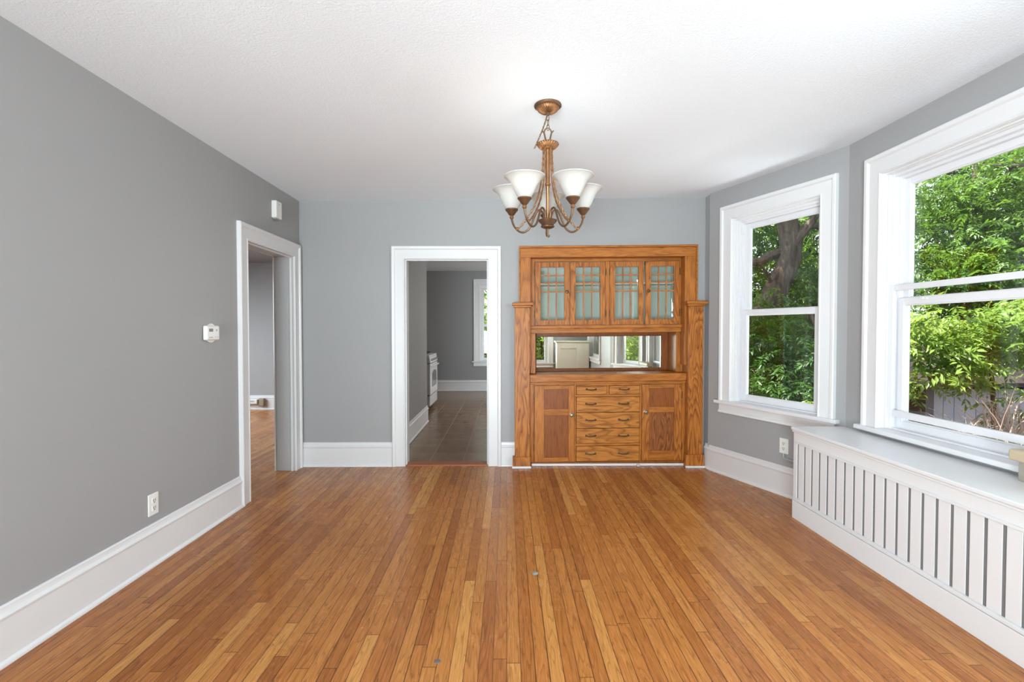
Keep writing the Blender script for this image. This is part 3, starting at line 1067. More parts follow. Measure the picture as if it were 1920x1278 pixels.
# carcass: back, sides, interior of the upper cupboard
cparts('side_panel', 'oak_upright', [(0.20, 0.236, 4.96, 5.30, 0.92, 2.05),
    (1.765, 1.80, 4.96, 5.30, 0.92, 2.05)], cab)
cparts('back_panel', 'oak_upright', [(0.20, 1.80, 5.27, 5.31, 0.0, 2.10),
    (0.20, 1.80, 4.97, 5.27, 2.066, 2.10)], cab, smooth=False)
cparts('cupboard_lining', 'pale_interior', [(0.237, 1.764, 5.255, 5.269, 1.39, 2.06),
    (0.2365, 0.2465, 4.985, 5.255, 1.39, 2.06),
    (1.7545, 1.7645, 4.985, 5.255, 1.39, 2.06),
    (0.247, 1.754, 4.985, 5.255, 2.045, 2.06),
    (0.247, 1.754, 4.985, 5.255, 1.392, 1.402),
    (0.990, 1.045, 4.985, 5.255, 1.40, 2.05)], cab, smooth=False)
for (x0, x1) in ((0.247, 0.9895), (1.0455, 1.754)):
    mb = MB()
    cbox(mb, x0, x1, 5.03, 5.254, 1.822, 1.840)
    mb.build('inner_shelf', 'shelf_white', cab, smooth=False)

# upper face frame
UF = 4.95
cparts('face_stile', 'oak_upright', [(0.239, 0.282, UF, UF + 0.03, 1.40, 2.075),
    (0.998, 1.038, UF, UF + 0.03, 1.40, 2.045),
    (1.740, 1.762, UF, UF + 0.03, 1.40, 2.075)], cab, bevel=0.002)
mb = MB()
cbox(mb, 0.2825, 1.7395, UF, UF + 0.03, 2.046, 2.075)
mb.build('face_rail', 'oak_level', cab, bevel=0.002)
mb = MB()
cbox(mb, 0.239, 1.762, UF - 0.030, 5.27, 1.372, 1.4035)
mb.build('cupboard_bottom', 'oak_level', cab, bevel=0.004)
mb = MB()
cbox(mb, 0.239, 1.762, UF - 0.010, UF + 0.03, 1.327, 1.3715)
mb.build('apron', 'oak_level', cab, bevel=0.003)


def glass_door(x0, x1, z0, z1, knob_side, hinge_side, ajar=0.0):
    """leaded-look cupboard door, three panes wide with three short rows over tall panes"""
    w = 0.054
    y0, y1 = UF - 0.004 - ajar, UF + 0.018 - ajar
    mb = MB()
    cbox(mb, x0, x0 + w, y0, y1, z0, z1)
    cbox(mb, x1 - w, x1, y0, y1, z0, z1)
    cbox(mb, x0 + w, x1 - w, y0 + 0.001, y1, z1 - 0.050, z1)
    cbox(mb, x0 + w, x1 - w, y0 + 0.001, y1, z0, z0 + 0.052)
    d = mb.build('cabinet_door', 'oak_figured', cab, bevel=0.002)
    gx0, gx1, gz0, gz1 = x0 + w, x1 - w, z0 + 0.052, z1 - 0.050
    mb = MB()
    for k in (1, 2):
        xm = gx0 + (gx1 - gx0) * k / 3
        cbox(mb, xm - 0.0055, xm + 0.0055, y0 + 0.003, y0 + 0.012, gz0 - 0.002, gz1 + 0.002)
    H = gz1 - gz0
    for fz in (0.845, 0.695, 0.535):
        zz = gz0 + H * fz
        cbox(mb, gx0 - 0.002, gx1 + 0.002, y0 + 0.0035, y0 + 0.0115, zz - 0.0055, zz + 0.0055)
    mb.build('muntin_grid', 'oak_upright', d)
    mb = MB()
    cbox(mb, gx0 - 0.003, gx1 + 0.003, y0 + 0.0125, y0 + 0.0155, gz0 - 0.003, gz1 + 0.003)
    mb.build('glass_pane', 'cabinet_glass', d, smooth=False)
    if knob_side:
        kx = x1 - w / 2 if knob_side > 0 else x0 + w / 2
        kz = cz(kx, 1.741)
        mb = MB()
        mb.lathe([(0.0155, 0.0), (0.0155, 0.003), (0.006, 0.005), (0.006, 0.012), (0.014, 0.016), (0.0155, 0.021), (0.011, 0.027), (0.0, 0.029)], n=20)
        mb.v = [(kx + a, y0 - c, kz + b) for a, b, c in mb.v]
        mb.build('knob', 'pull_metal', d)
    hx = x0 + 0.002 if hinge_side < 0 else x1 - 0.002
    for hz in (z0 + 0.115, z1 - 0.105):
        mb = MB()
        mb.lathe([(0.0, -0.036), (0.004, -0.034), (0.0045, -0.03), (0.0045, 0.03), (0.004, 0.034), (0.0, 0.036)], (hx + (-0.006 if hinge_side < 0 else 0.006), y0 - 0.003, cz(hx, hz)), 10)
        mb.build('hinge', 'pull_metal', d)


glass_door(0.287, 0.635, 1.4065, 2.040, 1, -1)
glass_door(0.641, 0.996, 1.4065, 2.040, 0, 1)
glass_door(1.041, 1.384, 1.4065, 2.040, 0, -1)
glass_door(1.398, 1.738, 1.4065, 2.040, -1, 1, 0.016)

# mirror niche
cparts('niche_stile', 'oak_upright', [(0.239, 0.290, UF + 0.005, UF + 0.035, 0.921, 1.3265),
    (1.716, 1.762, UF + 0.005, UF + 0.035, 0.921, 1.3265)], cab, bevel=0.002)
cparts('niche_side', 'oak_upright', [(1.716, 1.730, UF + 0.0355, 5.20, 0.921, 1.3715),
    (0.270, 0.284, UF + 0.0355, 5.20, 0.921, 1.3715)], cab)
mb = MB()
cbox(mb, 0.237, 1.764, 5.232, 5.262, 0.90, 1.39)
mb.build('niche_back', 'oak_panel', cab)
cparts('mirror_frame', 'oak_panel', [(0.284, 0.312, 5.205, 5.232, 0.92, 1.37),
    (1.650, 1.716, 5.205, 5.232, 0.92, 1.37),
    (0.312, 1.650, 5.205, 5.232, 1.290, 1.37),
    (0.312, 1.650, 5.205, 5.232, 0.92, 0.943)], cab, bevel=0.002)
mb = MB()
cbox(mb, 0.310, 1.652, 5.216, 5.228, 0.941, 1.292)
# bevelled edge of the plate
mr = mb.build('mirror', 'mirror_silver', cab, bevel=0.0)
bv = mr.modifiers.new('bevel', 'BEVEL')
bv.width = 0.006
bv.segments = 1

# counter
mb = MB()
cbox(mb, 0.2275, 1.7795, 4.826, 5.22, 0.846, 0.919)
mb.build('counter', 'oak_level', cab, bevel=0.004, seg=3)
mb = MB()
cbox(mb, 0.2275, 1.7795, 4.848, 4.90, 0.824, 0.8415)
cbox(mb, 0.2275, 1.7795, 4.858, 4.90, 0.8416, 0.8458)
mb.build('counter_moulding', 'oak_level', cab, bevel=0.005, seg=3)

# lower face frame
LF = 4.868
cparts('lower_stile', 'oak_upright', [(x0, x1, LF, LF + 0.04, 0.030, 0.8255) for (x0, x1) in ((0.2275, 0.272), (0.676, 0.690), (1.327, 1.347), (1.748, 1.7805))], cab, bevel=0.002)
cparts('lower_rail', 'oak_level', [(0.6905, 1.3265, LF + 0.001, LF + 0.03, 0.800, 0.8255),
    (0.6905, 1.3265, LF + 0.001, LF + 0.03, 0.690, 0.712),
    (0.6905, 1.3265, LF + 0.001, LF + 0.03, 0.198, 0.224),
    (0.2725, 0.6755, LF + 0.001, LF + 0.03, 0.808, 0.8255),
    (1.3475, 1.7475, LF + 0.001, LF + 0.03, 0.808, 0.8255),
    (0.999, 1.021, LF + 0.001, LF + 0.03, 0.713, 0.7995)], cab, bevel=0.002)
mb = MB()
cbox(mb, 0.2275, 1.7805, LF - 0.004, LF + 0.05, 0.0, 0.0415, True)
mb.build('base_rail', 'oak_panel', cab, bevel=0.003)
mb = MB()
mb.box(0.245, 1.779, LF - 0.022, LF - 0.0045, 0.0, 0.024)
mb.build('shoe_strip', 'trim_paint', cab, bevel=0.006)
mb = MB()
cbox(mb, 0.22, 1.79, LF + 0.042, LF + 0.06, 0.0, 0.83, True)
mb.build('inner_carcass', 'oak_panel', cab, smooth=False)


def lower_door(x0, x1, px0, px1, knob_x, knob_z, right):
    y0, y1 = LF - 0.006, LF + 0.018
    mb = MB()
    cbox(mb, x0, px0, y0, y1, 0.044, 0.806)
    cbox(mb, px1, x1, y0, y1, 0.044, 0.806)
    d = mb.build('lower_door', 'oak_figured' if right else 'oak_upright', cab, bevel=0.002)
    m0, m1 = (0.508, 0.572) if not right else (0.528, 0.580)
    b1 = 0.086 if not right else 0.142
    cparts('door_rail', 'oak_level', [(px0, px1, y0 + 0.001, y1, 0.770, 0.806),
        (px0, px1, y0 + 0.001, y1, m0, m1),
        (px0, px1, y0 + 0.001, y1, 0.044, b1)], d, bevel=0.002)
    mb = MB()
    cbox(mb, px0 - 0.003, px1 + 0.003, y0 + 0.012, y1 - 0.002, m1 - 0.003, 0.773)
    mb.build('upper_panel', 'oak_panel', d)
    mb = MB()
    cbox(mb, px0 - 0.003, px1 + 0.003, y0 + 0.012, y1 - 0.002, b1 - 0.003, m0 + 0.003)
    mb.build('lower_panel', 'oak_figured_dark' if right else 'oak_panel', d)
    mb = MB()
    mb.lathe([(0.019, 0.0), (0.019, 0.003), (0.008, 0.006), (0.008, 0.014), (0.017, 0.018), (0.019, 0.024), (0.013, 0.031), (0.0, 0.033)], n=20)
    mb.v = [(knob_x + a, y0 - c, cz(knob_x, knob_z) + b) for a, b, c in mb.v]
    mb.build('knob', 'knob_metal', d)
    hx = x1 - 0.003 if right else x0 + 0.003
    for hz in (0.19, 0.70):
        mb = MB()
        mb.lathe([(0.0, -0.036), (0.004, -0.034), (0.0045, -0.03), (0.0045, 0.03), (0.004, 0.034), (0.0, 0.036)], (hx + (0.007 if right else -0.007), y0 - 0.003, cz(hx, hz)), 10)
        mb.build('hinge', 'pull_metal', d)


oak_mat('oak_figured_dark', 'Z', (0.24, 0.075, 0.020), (0.38, 0.135, 0.038), (0.09, 0.026, 0.008), 20.0, 1.6)
lower_door(0.276, 0.673, 0.372, 0.616, 0.645, 0.513, False)
lower_door(1.350, 1.745, 1.421, 1.672, 1.385, 0.535, True)


def pull(xc, zc_, y, parent):
    """bail pull: two rosettes and a bowed bar"""
    mb = MB()
    L = 0.092
    z = cz(xc, zc_)
    for s in (-1, 1):
        m2 = MB().lathe([(0.011, 0.0), (0.010, 0.004), (0.005, 0.006), (0.005, 0.018), (0.0, 0.020)], n=12)
        mb.add([(xc + s * L / 2 + a, y - c, z + b) for a, b, c in m2.v], m2.f)
    path = [(xc + L / 2 * t, y - 0.016 - 0.008 * (1 - t * t), z - 0.006 * (1 - t * t)) for t in np.linspace(-1.1, 1.1, 13)]
    mb.tube(path, [0.0035 + 0.0022 * (1 - (abs(i - 6) / 6) ** 2) for i in range(13)], 8)
    mb.build('handle', 'pull_metal', parent)


def drawer(x0, x1, z0, z1, pulls):
    mb = MB()
    y0 = LF - 0.006
    cbox(mb, x0, x1, y0, LF + 0.03, z0, z1)
    d = mb.build('drawer', 'oak_drawer', cab, bevel=0.003)
    for px, pz in pulls:
        pull(px, pz, y0, d)


drawer(0.694, 0.996, 0.715, 0.797, [(0.842, 0.766)])
drawer(1.024, 1.324, 0.715, 0.797, [(1.170, 0.764)])
for z0, z1, pz in ((0.536, 0.687, 0.622), (0.377, 0.531, 0.460), (0.227, 0.372, 0.302), (0.046, 0.195, 0.124)):
    drawer(0.694, 1.324, z0, z1, [(0.838, pz), (1.166, pz)])

# ------------------------------------------------------------------ chandelier
HX, HY = 0.237, 2.85
ch = empty('chandelier', (HX, HY, zc(HX)), 'bronze five-arm chandelier with white frosted glass bell shades', 'chandelier')
ZT = zc(HX)
mb = MB()
mb.lathe([(0.0, 0.002), (0.076, 0.002), (0.079, -0.004), (0.078, -0.010), (0.070, -0.016), (0.066, -0.017)], (HX, HY, ZT), 48)
cn = mb.build('canopy', 'bronze_dark', ch)
mb = MB()
mb.lathe([(0.066, -0.0165), (0.058, -0.030), (0.042, -0.040), (0.022, -0.045), (0.012, -0.046)], (HX, HY, ZT), 224, rib=(28, 0.04, 0.0035))
mb.build('fluted_dome', 'bronze', cn)
mb = MB()
mb.lathe([(0.013, -0.044), (0.013, -0.054), (0.008, -0.060), (0.0, -0.062)], (HX, HY, ZT), 20)
mb.build('canopy_nut', 'bronze_dark', cn)


def link(cx, cy, z0, z1, turn, mb):
    """one oval chain link"""
    pts = []
    h, w = (z1 - z0) / 2, 0.0085
    zc_ = (z0 + z1) / 2
    for k in range(17):
        a = 2 * PI * k / 16
        dx, dz = w * math.cos(a), h * math.sin(a)
        pts.append((cx + dx * math.cos(turn), cy + dx * math.sin(turn), zc_ + dz))
    mb.tube(pts, 0.0024, 6, caps=False)


zz = ZT - 0.056
k = 0
while zz > 2.51:
    mb = MB()
    link(HX + 0.002 * math.sin(k), HY, zz - 0.034, zz, (k % 2) * PI / 2 + 0.4, mb)
    mb.build('chain_link', 'chain_metal', ch)
    zz -= 0.0275
    k += 1
# lyre-shaped loop
mb = MB()
for s in (-1, 1):
    mb.tube([(HX + s * x, HY, z) for x, z in ((0.008, 2.430), (0.013, 2.448), (0.017, 2.468), (0.021, 2.485), (0.030, 2.497), (0.036, 2.499))],
            [0.0055, 0.005, 0.0045, 0.0045, 0.004, 0.002], 8)
mb.tube([(HX + 0.021 * math.cos(a), HY, 2.486 + 0.028 * math.sin(a)) for a in np.linspace(0, PI, 13)], 0.0038, 8)
mb.build('loop', 'bronze_dark', ch)
# loose wires
mb = MB()
for j in range(3):
    q = []
    for i in range(15):
        f = i / 14
        wob = 0.0045 * math.sin(6.0 * f * PI + j * 2.1) + 0.010 * (j - 1) * max(0, f - 0.75)
        q.append((HX - 0.004 - 0.074 * f ** 1.25 + wob, HY - 0.008 + 0.004 * math.cos(6.0 * f * PI + j * 2.1), 2.588 - 0.195 * f + wob * 0.5))
    mb.tube(q, 0.0019, 6)
mb.build('wire', 'chain_metal', ch)
# upper hub
mb = MB()
mb.lathe([(0.0, 2.436), (0.014, 2.436), (0.040, 2.432), (0.060, 2.426), (0.064, 2.420)], (HX, HY, 0), 48)
mb.build('hub_top', 'bronze_dark', ch)
mb = MB()
mb.lathe([(0.064, 2.4205), (0.060, 2.412), (0.050, 2.402), (0.042, 2.398), (0.0, 2.398)], (HX, HY, 0), 208, rib=(26, 0.05, 0.003))
mb.build('hub_dome', 'bronze', ch)
# column
mb = MB()
mb.lathe([(0.0, 2.398), (0.034, 2.398), (0.034, 2.392), (0.0155, 2.388), (0.0135, 2.36), (0.0125, 2.20), (0.0165, 2.196), (0.0165, 2.186), (0.0120, 2.182),
          (0.0120, 2.172), (0.0100, 2.168), (0.0090, 1.985)], (HX, HY, 0), 24)
mb.build('column', 'bronze', ch)
# lower bowl and hook finial
mb = MB()
mb.lathe([(0.0, 1.990), (0.046, 1.990), (0.0545, 1.986), (0.050, 1.976), (0.036, 1.962), (0.034, 1.958), (0.040, 1.952), (0.037, 1.945), (0.020, 1.938), (0.0, 1.936)], (HX, HY, 0), 40)
mb.build('bowl', 'bronze_dark', ch)
mb = MB()
mb.tube([(HX, HY, 1.94), (HX, HY, 1.915), (HX + 0.001, HY, 1.898), (HX + 0.006, HY, 1.887), (HX + 0.011, HY, 1.892), (HX + 0.012, HY, 1.902)], [0.006, 0.0055, 0.005, 0.0042, 0.0036, 0.003], 8)
mb.build('finial', 'bronze_dark', ch)

RA = 0.222
arm_pts = [(0.020, 1.985), (0.024, 2.014), (0.034, 2.038), (0.050, 2.048), (0.066, 2.040), (0.080, 2.014), (0.093, 1.982), (0.107, 1.954),
           (0.124, 1.936), (0.146, 1.926), (0.168, 1.930), (0.188, 1.944), (0.205, 1.965), (0.216, 1.988), (0.222, 2.012)]


def smooth_path(pts, n=4):
    out = []
    P = [pts[0]] + list(pts) + [pts[-1]]
    for i in range(1, len(P) - 2):
        p0, p1, p2, p3 = [np.array(q, float) for q in P[i - 1:i + 3]]
        for t in np.linspace(0, 1, n, endpoint=False):
            out.append(0.5 * ((2 * p1) + (-p0 + p2) * t + (2 * p0 - 5 * p1 + 4 * p2 - p3) * t * t + (-p0 + 3 * p1 - 3 * p2 + p3) * t ** 3))
    out.append(np.array(pts[-1], float))
    return out


def radial(pts):
    return [(HX + p[0], HY, p[1]) for p in pts]


proto = {}
ANG0 = 87
for i in range(5):
    ang = R(ANG0 + 72 * i)

    def part(name, make, mat, parent=None, **kw):
        """build once along +X, then copy around the column"""
        if name not in proto:
            mb = MB()
            make(mb)
            o = mb.build(name, mat, parent or ch, **kw)
            proto[name] = o
        else:
            o = proto[name].copy()
            COL.objects.link(o)
            o.parent = parent or ch
        if (parent or ch) is ch:
            o.rotation_euler = (0, 0, ang)
        return o

    arm = part('arm', lambda m: m.tube(radial(smooth_path(arm_pts)), 0.0058, 10), 'bronze_dark')
    part('socket_ball', lambda m: m.lathe([(0.0, -0.013), (0.007, -0.011), (0.0125, -0.004), (0.0125, 0.003), (0.008, 0.010), (0.008, 0.014)], (HX + RA, HY, 2.020), 20), 'bronze', arm)
    part('cup', lambda m: m.lathe([(0.0, 2.031), (0.012, 2.031), (0.018, 2.036), (0.026, 2.048), (0.034, 2.058), (0.038, 2.062), (0.038, 2.068), (0.033, 2.070), (0.0, 2.068)], (HX + RA, HY, 0), 28), 'bronze_dark', arm)
    rod_pts = [(0.026, 2.396), (0.028, 2.34), (0.032, 2.28), (0.040, 2.21), (0.055, 2.14), (0.080, 2.075), (0.115, 2.020), (0.150, 1.978), (0.186, 1.945)]
    part('rope_rod', lambda m: m.tube(radial(smooth_path(rod_pts, 10)), 0.0046, 10, twist=(1.1, 0.22, 2)), 'bronze')
    part('rod_ball', lambda m: m.lathe([(0.0, -0.010), (0.006, -0.008), (0.009, 0.0), (0.006, 0.008), (0.0, 0.010)], (HX + 0.188, HY, 1.951), 16), 'bronze', arm)
    sh_prof = [(0.030, 2.066), (0.038, 2.074), (0.049, 2.092), (0.058, 2.112), (0.066, 2.132), (0.076, 2.152), (0.090, 2.168), (0.104, 2.178), (0.113, 2.182),
               (0.1135, 2.185), (0.110, 2.187), (0.101, 2.182), (0.087, 2.172), (0.073, 2.156), (0.063, 2.135), (0.055, 2.114), (0.046, 2.094), (0.035, 2.077), (0.028, 2.070)]
    part('lamp_shade', lambda m: m.lathe(sh_prof, (HX + RA, HY, 0), 48), 'frosted_shade')
    part('bulb', lambda m: m.lathe([(0.0, 2.068), (0.013, 2.069), (0.013, 2.090), (0.016, 2.098), (0.027, 2.118), (0.029, 2.134), (0.024, 2.148), (0.012, 2.157), (0.0, 2.159)], (HX + RA, HY, 0), 24), 'white_plastic')
    pos = (HX + RA * math.cos(ang), HY + RA * math.sin(ang), 2.172)
    front_left = i == 2
    light('bulb_light', 'POINT', pos, 0.60 if front_left else 0.19, (1.0, 0.88, 0.74) if front_left else (1.0, 0.96, 0.90), 0.036)

# ------------------------------------------------------------------ small things on the walls


def outlet(name, fr, s, z, label, conduit=False):
    e = empty(name, fr.at(s, 0, z), label, 'outlet')
    mb = MB()
    mb.fbox(fr, s - 0.040, s + 0.040, 0.0, 0.007, z - 0.062, z + 0.062)
    mb.build('face_plate', 'white_plastic', e, bevel=0.003)
    for dz in (-0.021, 0.021):
        mb = MB()
        mb.fbox(fr, s - 0.016, s + 0.016, 0.007, 0.0105, z + dz - 0.0155, z + dz + 0.0155)
        r = mb.build('receptacle', 'ivory_plastic', e, bevel=0.004)
        mb = MB()
        mb.fbox(fr, s - 0.0085, s - 0.0055, 0.0106, 0.0112, z + dz - 0.003, z + dz + 0.009)
        mb.fbox(fr, s + 0.0055, s + 0.0085, 0.0106, 0.0112, z + dz - 0.003, z + dz + 0.009)
        mb.fbox(fr, s - 0.003, s + 0.003, 0.0106, 0.0112, z + dz - 0.012, z + dz - 0.006)
        mb.build('slots', 'dark_gap', r, smooth=False)
    mb = MB()
    mb.fbox(fr, s - 0.003, s + 0.003, 0.007, 0.0085, z - 0.003, z + 0.003)
    mb.build('screw', 'ivory_plastic', e)
    return e


outlet('wall_outlet', F_left, 2.828 - RY, 0.350, 'white outlet low on the long left wall above the baseboard')
o2 = outlet('wall_outlet', F_bay, 0.785, 0.405, 'white outlet on the angled bay wall beside the radiator cover')
mb = MB()
mb.tube([F_bay.at(0.79, 0.012, 0.345), F_bay.at(0.79, 0.014, 0.318), F_bay.at(0.80, 0.016, 0.306), F_bay.at(0.83, 0.016, 0.303), F_bay.at(0.92, 0.016, 0.300)], 0.010, 10)
mb.build('conduit', 'slot_grey', o2)

# thermostat
th = empty('thermostat', (LX, 3.37, 1.338), 'white thermostat with small grey display on the left wall', 'thermostat')
mb = MB()
mb.lathe([(0.0, 0.0), (0.064, 0.0), (0.066, 0.003), (0.066, 0.010), (0.062, 0.014), (0.0, 0.014)], n=40)
mb.v = [(LX + c, 3.396 + a * 0.94, 1.331 + b) for a, b, c in mb.v]
mb.build('base_plate', 'ivory_plastic', th)
mb = MB()
mb.box(LX + 0.004, LX + 0.036, 3.306, 3.450, 1.283, 1.382)
mb.build('body', 'white_plastic', th, bevel=0.010, seg=4)
mb = MB()
mb.box(LX + 0.0362, LX + 0.0372, 3.328, 3.372, 1.341, 1.361)
mb.build('display', 'screen_grey', th, smooth=False)
mb = MB()
mb.box(LX + 0.0362, LX + 0.0370, 3.404, 3.420, 1.343, 1.358)
mb.box(LX + 0.0362, LX + 0.0368, 3.326, 3.370, 1.299, 1.305)
mb.box(LX + 0.0362, LX + 0.0368, 3.394, 3.405, 1.300, 1.306)
mb.box(LX + 0.0362, LX + 0.0368, 3.418, 3.429, 1.300, 1.306)
mb.build('button_marks', 'mark_grey', th, smooth=False)

# door chime box
dc = empty('door_chime', (LX, 4.34, 2.40), 'small white box high on the left wall above the doorway', 'chime')
mb = MB()
mb.box(LX, LX + 0.046, 4.296, 4.402, 2.328, 2.478)
mb.build('housing', 'white_plastic', dc, bevel=0.008, seg=3)
mb = MB()
mb.box(LX + 0.0462, LX + 0.047, 4.340, 4.358, 2.446, 2.456)
mb.build('emblem', 'mark_grey', dc, smooth=False)
mb = MB()
mb.box(LX + 0.008, LX + 0.036, 4.315, 4.385, 2.320, 2.3278)
mb.build('grille', 'slot_grey', dc, smooth=False)

# plug strip on the far baseboard of the room on the left
ps = empty('power_adapter', (-4.26, 8.38, 0.12), 'white power adapter on the baseboard seen through the left doorway', 'adapter')
mb = MB()
mb.box(-4.56, -4.225, 8.330, 8.3965, 0.100, 0.180)
mb.build('body', 'white_plastic', ps, bevel=0.012)
mb = MB()
mb.box(-4.222, -4.118, 8.350, 8.3985, 0.055, 0.195)
mb.build('plug', 'brown_shadow', ps, bevel=0.02)  # brown block; its colour stands in for the shadow beside the adapter
mb = MB()
mb.box(-4.44, -4.395, 8.3290, 8.3298, 0.128, 0.146)
mb.box(-4.36, -4.27, 8.3290, 8.3298, 0.135, 0.160)
mb.build('printed_marks', 'mark_grey', ps, smooth=False)

# little things on the floor
mb = MB()
mb.lathe([(0.0, 0.0), (0.017, 0.0), (0.018, 0.004), (0.013, 0.008), (0.006, 0.009), (0.0, 0.009)], n=14, rib=(3, 0.10))
fp = mb.build('floor_plug', 'stone')
fp.location = (0.157, 2.694, 0.0)
tag(fp, 'small round grey plug in the middle of the oak floor', 'plug')
mb = MB()
mb.lathe([(0.0, 0.0), (0.013, 0.0), (0.012, 0.003), (0.0, 0.004)], n=12, rib=(2, 0.15))
fp = mb.build('floor_knot', 'knot_grey')
fp.location = (-0.283, 1.975, 0.0)
tag(fp, 'small dark round plug in the near oak floor', 'plug')

# pale lump standing for a peeled, worn patch at the foot of the drawers
mb = MB()
mb.lathe([(0.0, 0.0), (0.018, 0.002), (0.022, 0.010), (0.016, 0.020), (0.006, 0.024), (0.0, 0.024)], n=9, rib=(3, 0.2))
sc_ = mb.build('worn_patch_lump', 'worn_patch_grey')
sc_.location = (1.305, LF - 0.034, 0.0)
tag(sc_, 'pale lump standing for a worn patch by the lowest drawer', 'scrap')

# ------------------------------------------------------------------ stove in the kitchen
SX, SY0, SY1 = -1.30, 8.20, 9.02
st = empty('stove', (-1.62, 8.6, 0), 'white gas stove standing in the kitchen beyond the doorway', 'stove')
mb = MB()
mb.box(-1.96, SX - 0.02, SY0, SY1, 0.06, 0.900)
mb.build('body', 'enamel_side', st, bevel=0.006)
mb = MB()
mb.box(-1.94, SX - 0.06, SY0 + 0.02, SY1 - 0.02, -0.004, 0.06)
mb.build('toe_base', 'black_iron', st)
mb = MB()
mb.box(-1.965, SX + 0.012, SY0 - 0.004, SY1 + 0.004, 0.9005, 0.935)
mb.build('cooktop', 'enamel', st, bevel=0.008)
for gy in (SY0 + 0.22, SY1 - 0.22):
    mb = MB()
    for gx in (-1.75, -1.50):
        for q in (-0.09, 0.0, 0.09):
            mb.box(gx - 0.11, gx + 0.11, gy + q - 0.006, gy + q + 0.006, 0.958, 0.970)
            mb.box(gx + q - 0.006, gx + q + 0.006, gy - 0.11, gy + 0.11, 0.958, 0.970)
        for sx in (-0.10, 0.10):
            for sy in (-0.10, 0.10):
                mb.box(gx + sx - 0.006, gx + sx + 0.006, gy + sy - 0.006, gy + sy + 0.006, 0.935, 0.960)
    mb.build('burner_grate', 'black_iron', st)
mb = MB()
mb.hexa([(SX - 0.02, SY0, 0.800), (SX + 0.030, SY0, 0.800), (SX + 0.030, SY1, 0.800), (SX - 0.02, SY1, 0.800),
         (SX - 0.02, SY0, 0.8995), (SX + 0.012, SY0, 0.8995), (SX + 0.012, SY1, 0.8995), (SX - 0.02, SY1, 0.8995)])
cp = mb.build('control_panel', 'enamel', st, bevel=0.006)
for ky in np.linspace(SY0 + 0.12, SY1 - 0.12, 5):
    mb = MB()
    mb.lathe([(0.022, 0.0), (0.021, 0.012), (0.016, 0.022), (0.0, 0.023)], n=16)
    mb.v = [(SX + 0.024 + c, ky + a, 0.850 + b) for a, b, c in mb.v]
    mb.box(SX + 0.046, SX + 0.050, ky - 0.003, ky + 0.003, 0.838, 0.864)
    mb.build('knob', 'slot_grey', cp)
mb = MB()
mb.box(SX - 0.019, SX + 0.026, SY0 + 0.004, SY1 - 0.004, 0.262, 0.785)
od = mb.build('oven_door', 'enamel', st, bevel=0.010, seg=3)
mb = MB()
n_ = 14
ys = np.linspace(SY0 + 0.20, SY1 - 0.14, n_)
k0 = len(mb.v)
for yv in ys:
    t = (yv - ys[0]) / (ys[-1] - ys[0]) * 2 - 1
    zt_ = 0.620 + 0.045 * (1 - t * t)
    for xx in (SX + 0.0262, SX + 0.030):
        mb.v += [(xx, yv, 0.385), (xx, yv, zt_)]
for q in range(n_ - 1):
    a = k0 + q * 4
    b_ = a + 4
    mb.f += [(a, b_, b_ + 1, a + 1), (a + 2, a + 3, b_ + 3, b_ + 2), (a + 1, b_ + 1, b_ + 3, a + 3), (a, a + 2, b_ + 2, b_)]
mb.build('oven_window', 'oven_glass', od)
mb = MB()
mb.tube([(SX + 0.026, SY0 + 0.06, 0.745), (SX + 0.060, SY0 + 0.08, 0.750), (SX + 0.066, (SY0 + SY1) / 2, 0.752), (SX + 0.060, SY1 - 0.08, 0.750), (SX + 0.026, SY1 - 0.06, 0.745)], 0.013, 10)
mb.build('handle', 'enamel', od)
mb = MB()
mb.box(SX - 0.019, SX + 0.022, SY0 + 0.004, SY1 - 0.004, 0.075, 0.245)
mb.build('drawer', 'enamel', st, bevel=0.010, seg=3)
mb = MB()
mb.box(SX - 0.0195, SX + 0.004, SY0 + 0.002, SY1 - 0.002, 0.2455, 0.2615)
mb.box(SX - 0.0195, SX + 0.004, SY0 + 0.002, SY1 - 0.002, 0.7855, 0.7995)
mb.build('seam', 'black_iron', st)

# ------------------------------------------------------------------ things behind the camera that the mirror shows
hw = empty('colonnade_bookcase', (1.62, -1.92, 0), 'cream panelled colonnade bookcase seen in the cabinet mirror', 'bookcase')
mb = MB()
mb.box(1.25, 2.06, -2.08, -1.80, 0.0, 1.055)
mb.build('carcass', 'cream_paint', hw, bevel=0.003)
mb = MB()
mb.box(1.21, 2.09, -2.12, -1.77, 1.0555, 1.085)
mb.box(1.23, 2.09, -2.10, -1.785, 1.035, 1.0553)
mb.build('top', 'cream_paint', hw, bevel=0.004)
mb = MB()
mb.box(1.255, 1.345, -1.8, -1.786, 0.0, 1.03)
mb.box(1.745, 2.055, -1.8, -1.786, 0.0, 1.03)
mb.box(1.345, 1.745, -1.8, -1.787, 0.90, 1.03)
mb.box(1.345, 1.745, -1.8, -1.787, 0.0, 0.16)
mb.build('panel_frame', 'cream_paint', hw, bevel=0.004)

# ------------------------------------------------------------------ the garden
GZ = -1.15
mb = MB()
mb.box(2.75, 40, -14, 40, GZ - 0.1, GZ)
mb.box(-14, 2.75, -14, -2.9, GZ - 0.1, GZ)
mb.box(-14, 2.75, 11.3, 40, GZ - 0.1, GZ)
struct(mb.build('ground', 'soil', smooth=False), 'bare garden soil outside the windows', 'ground')


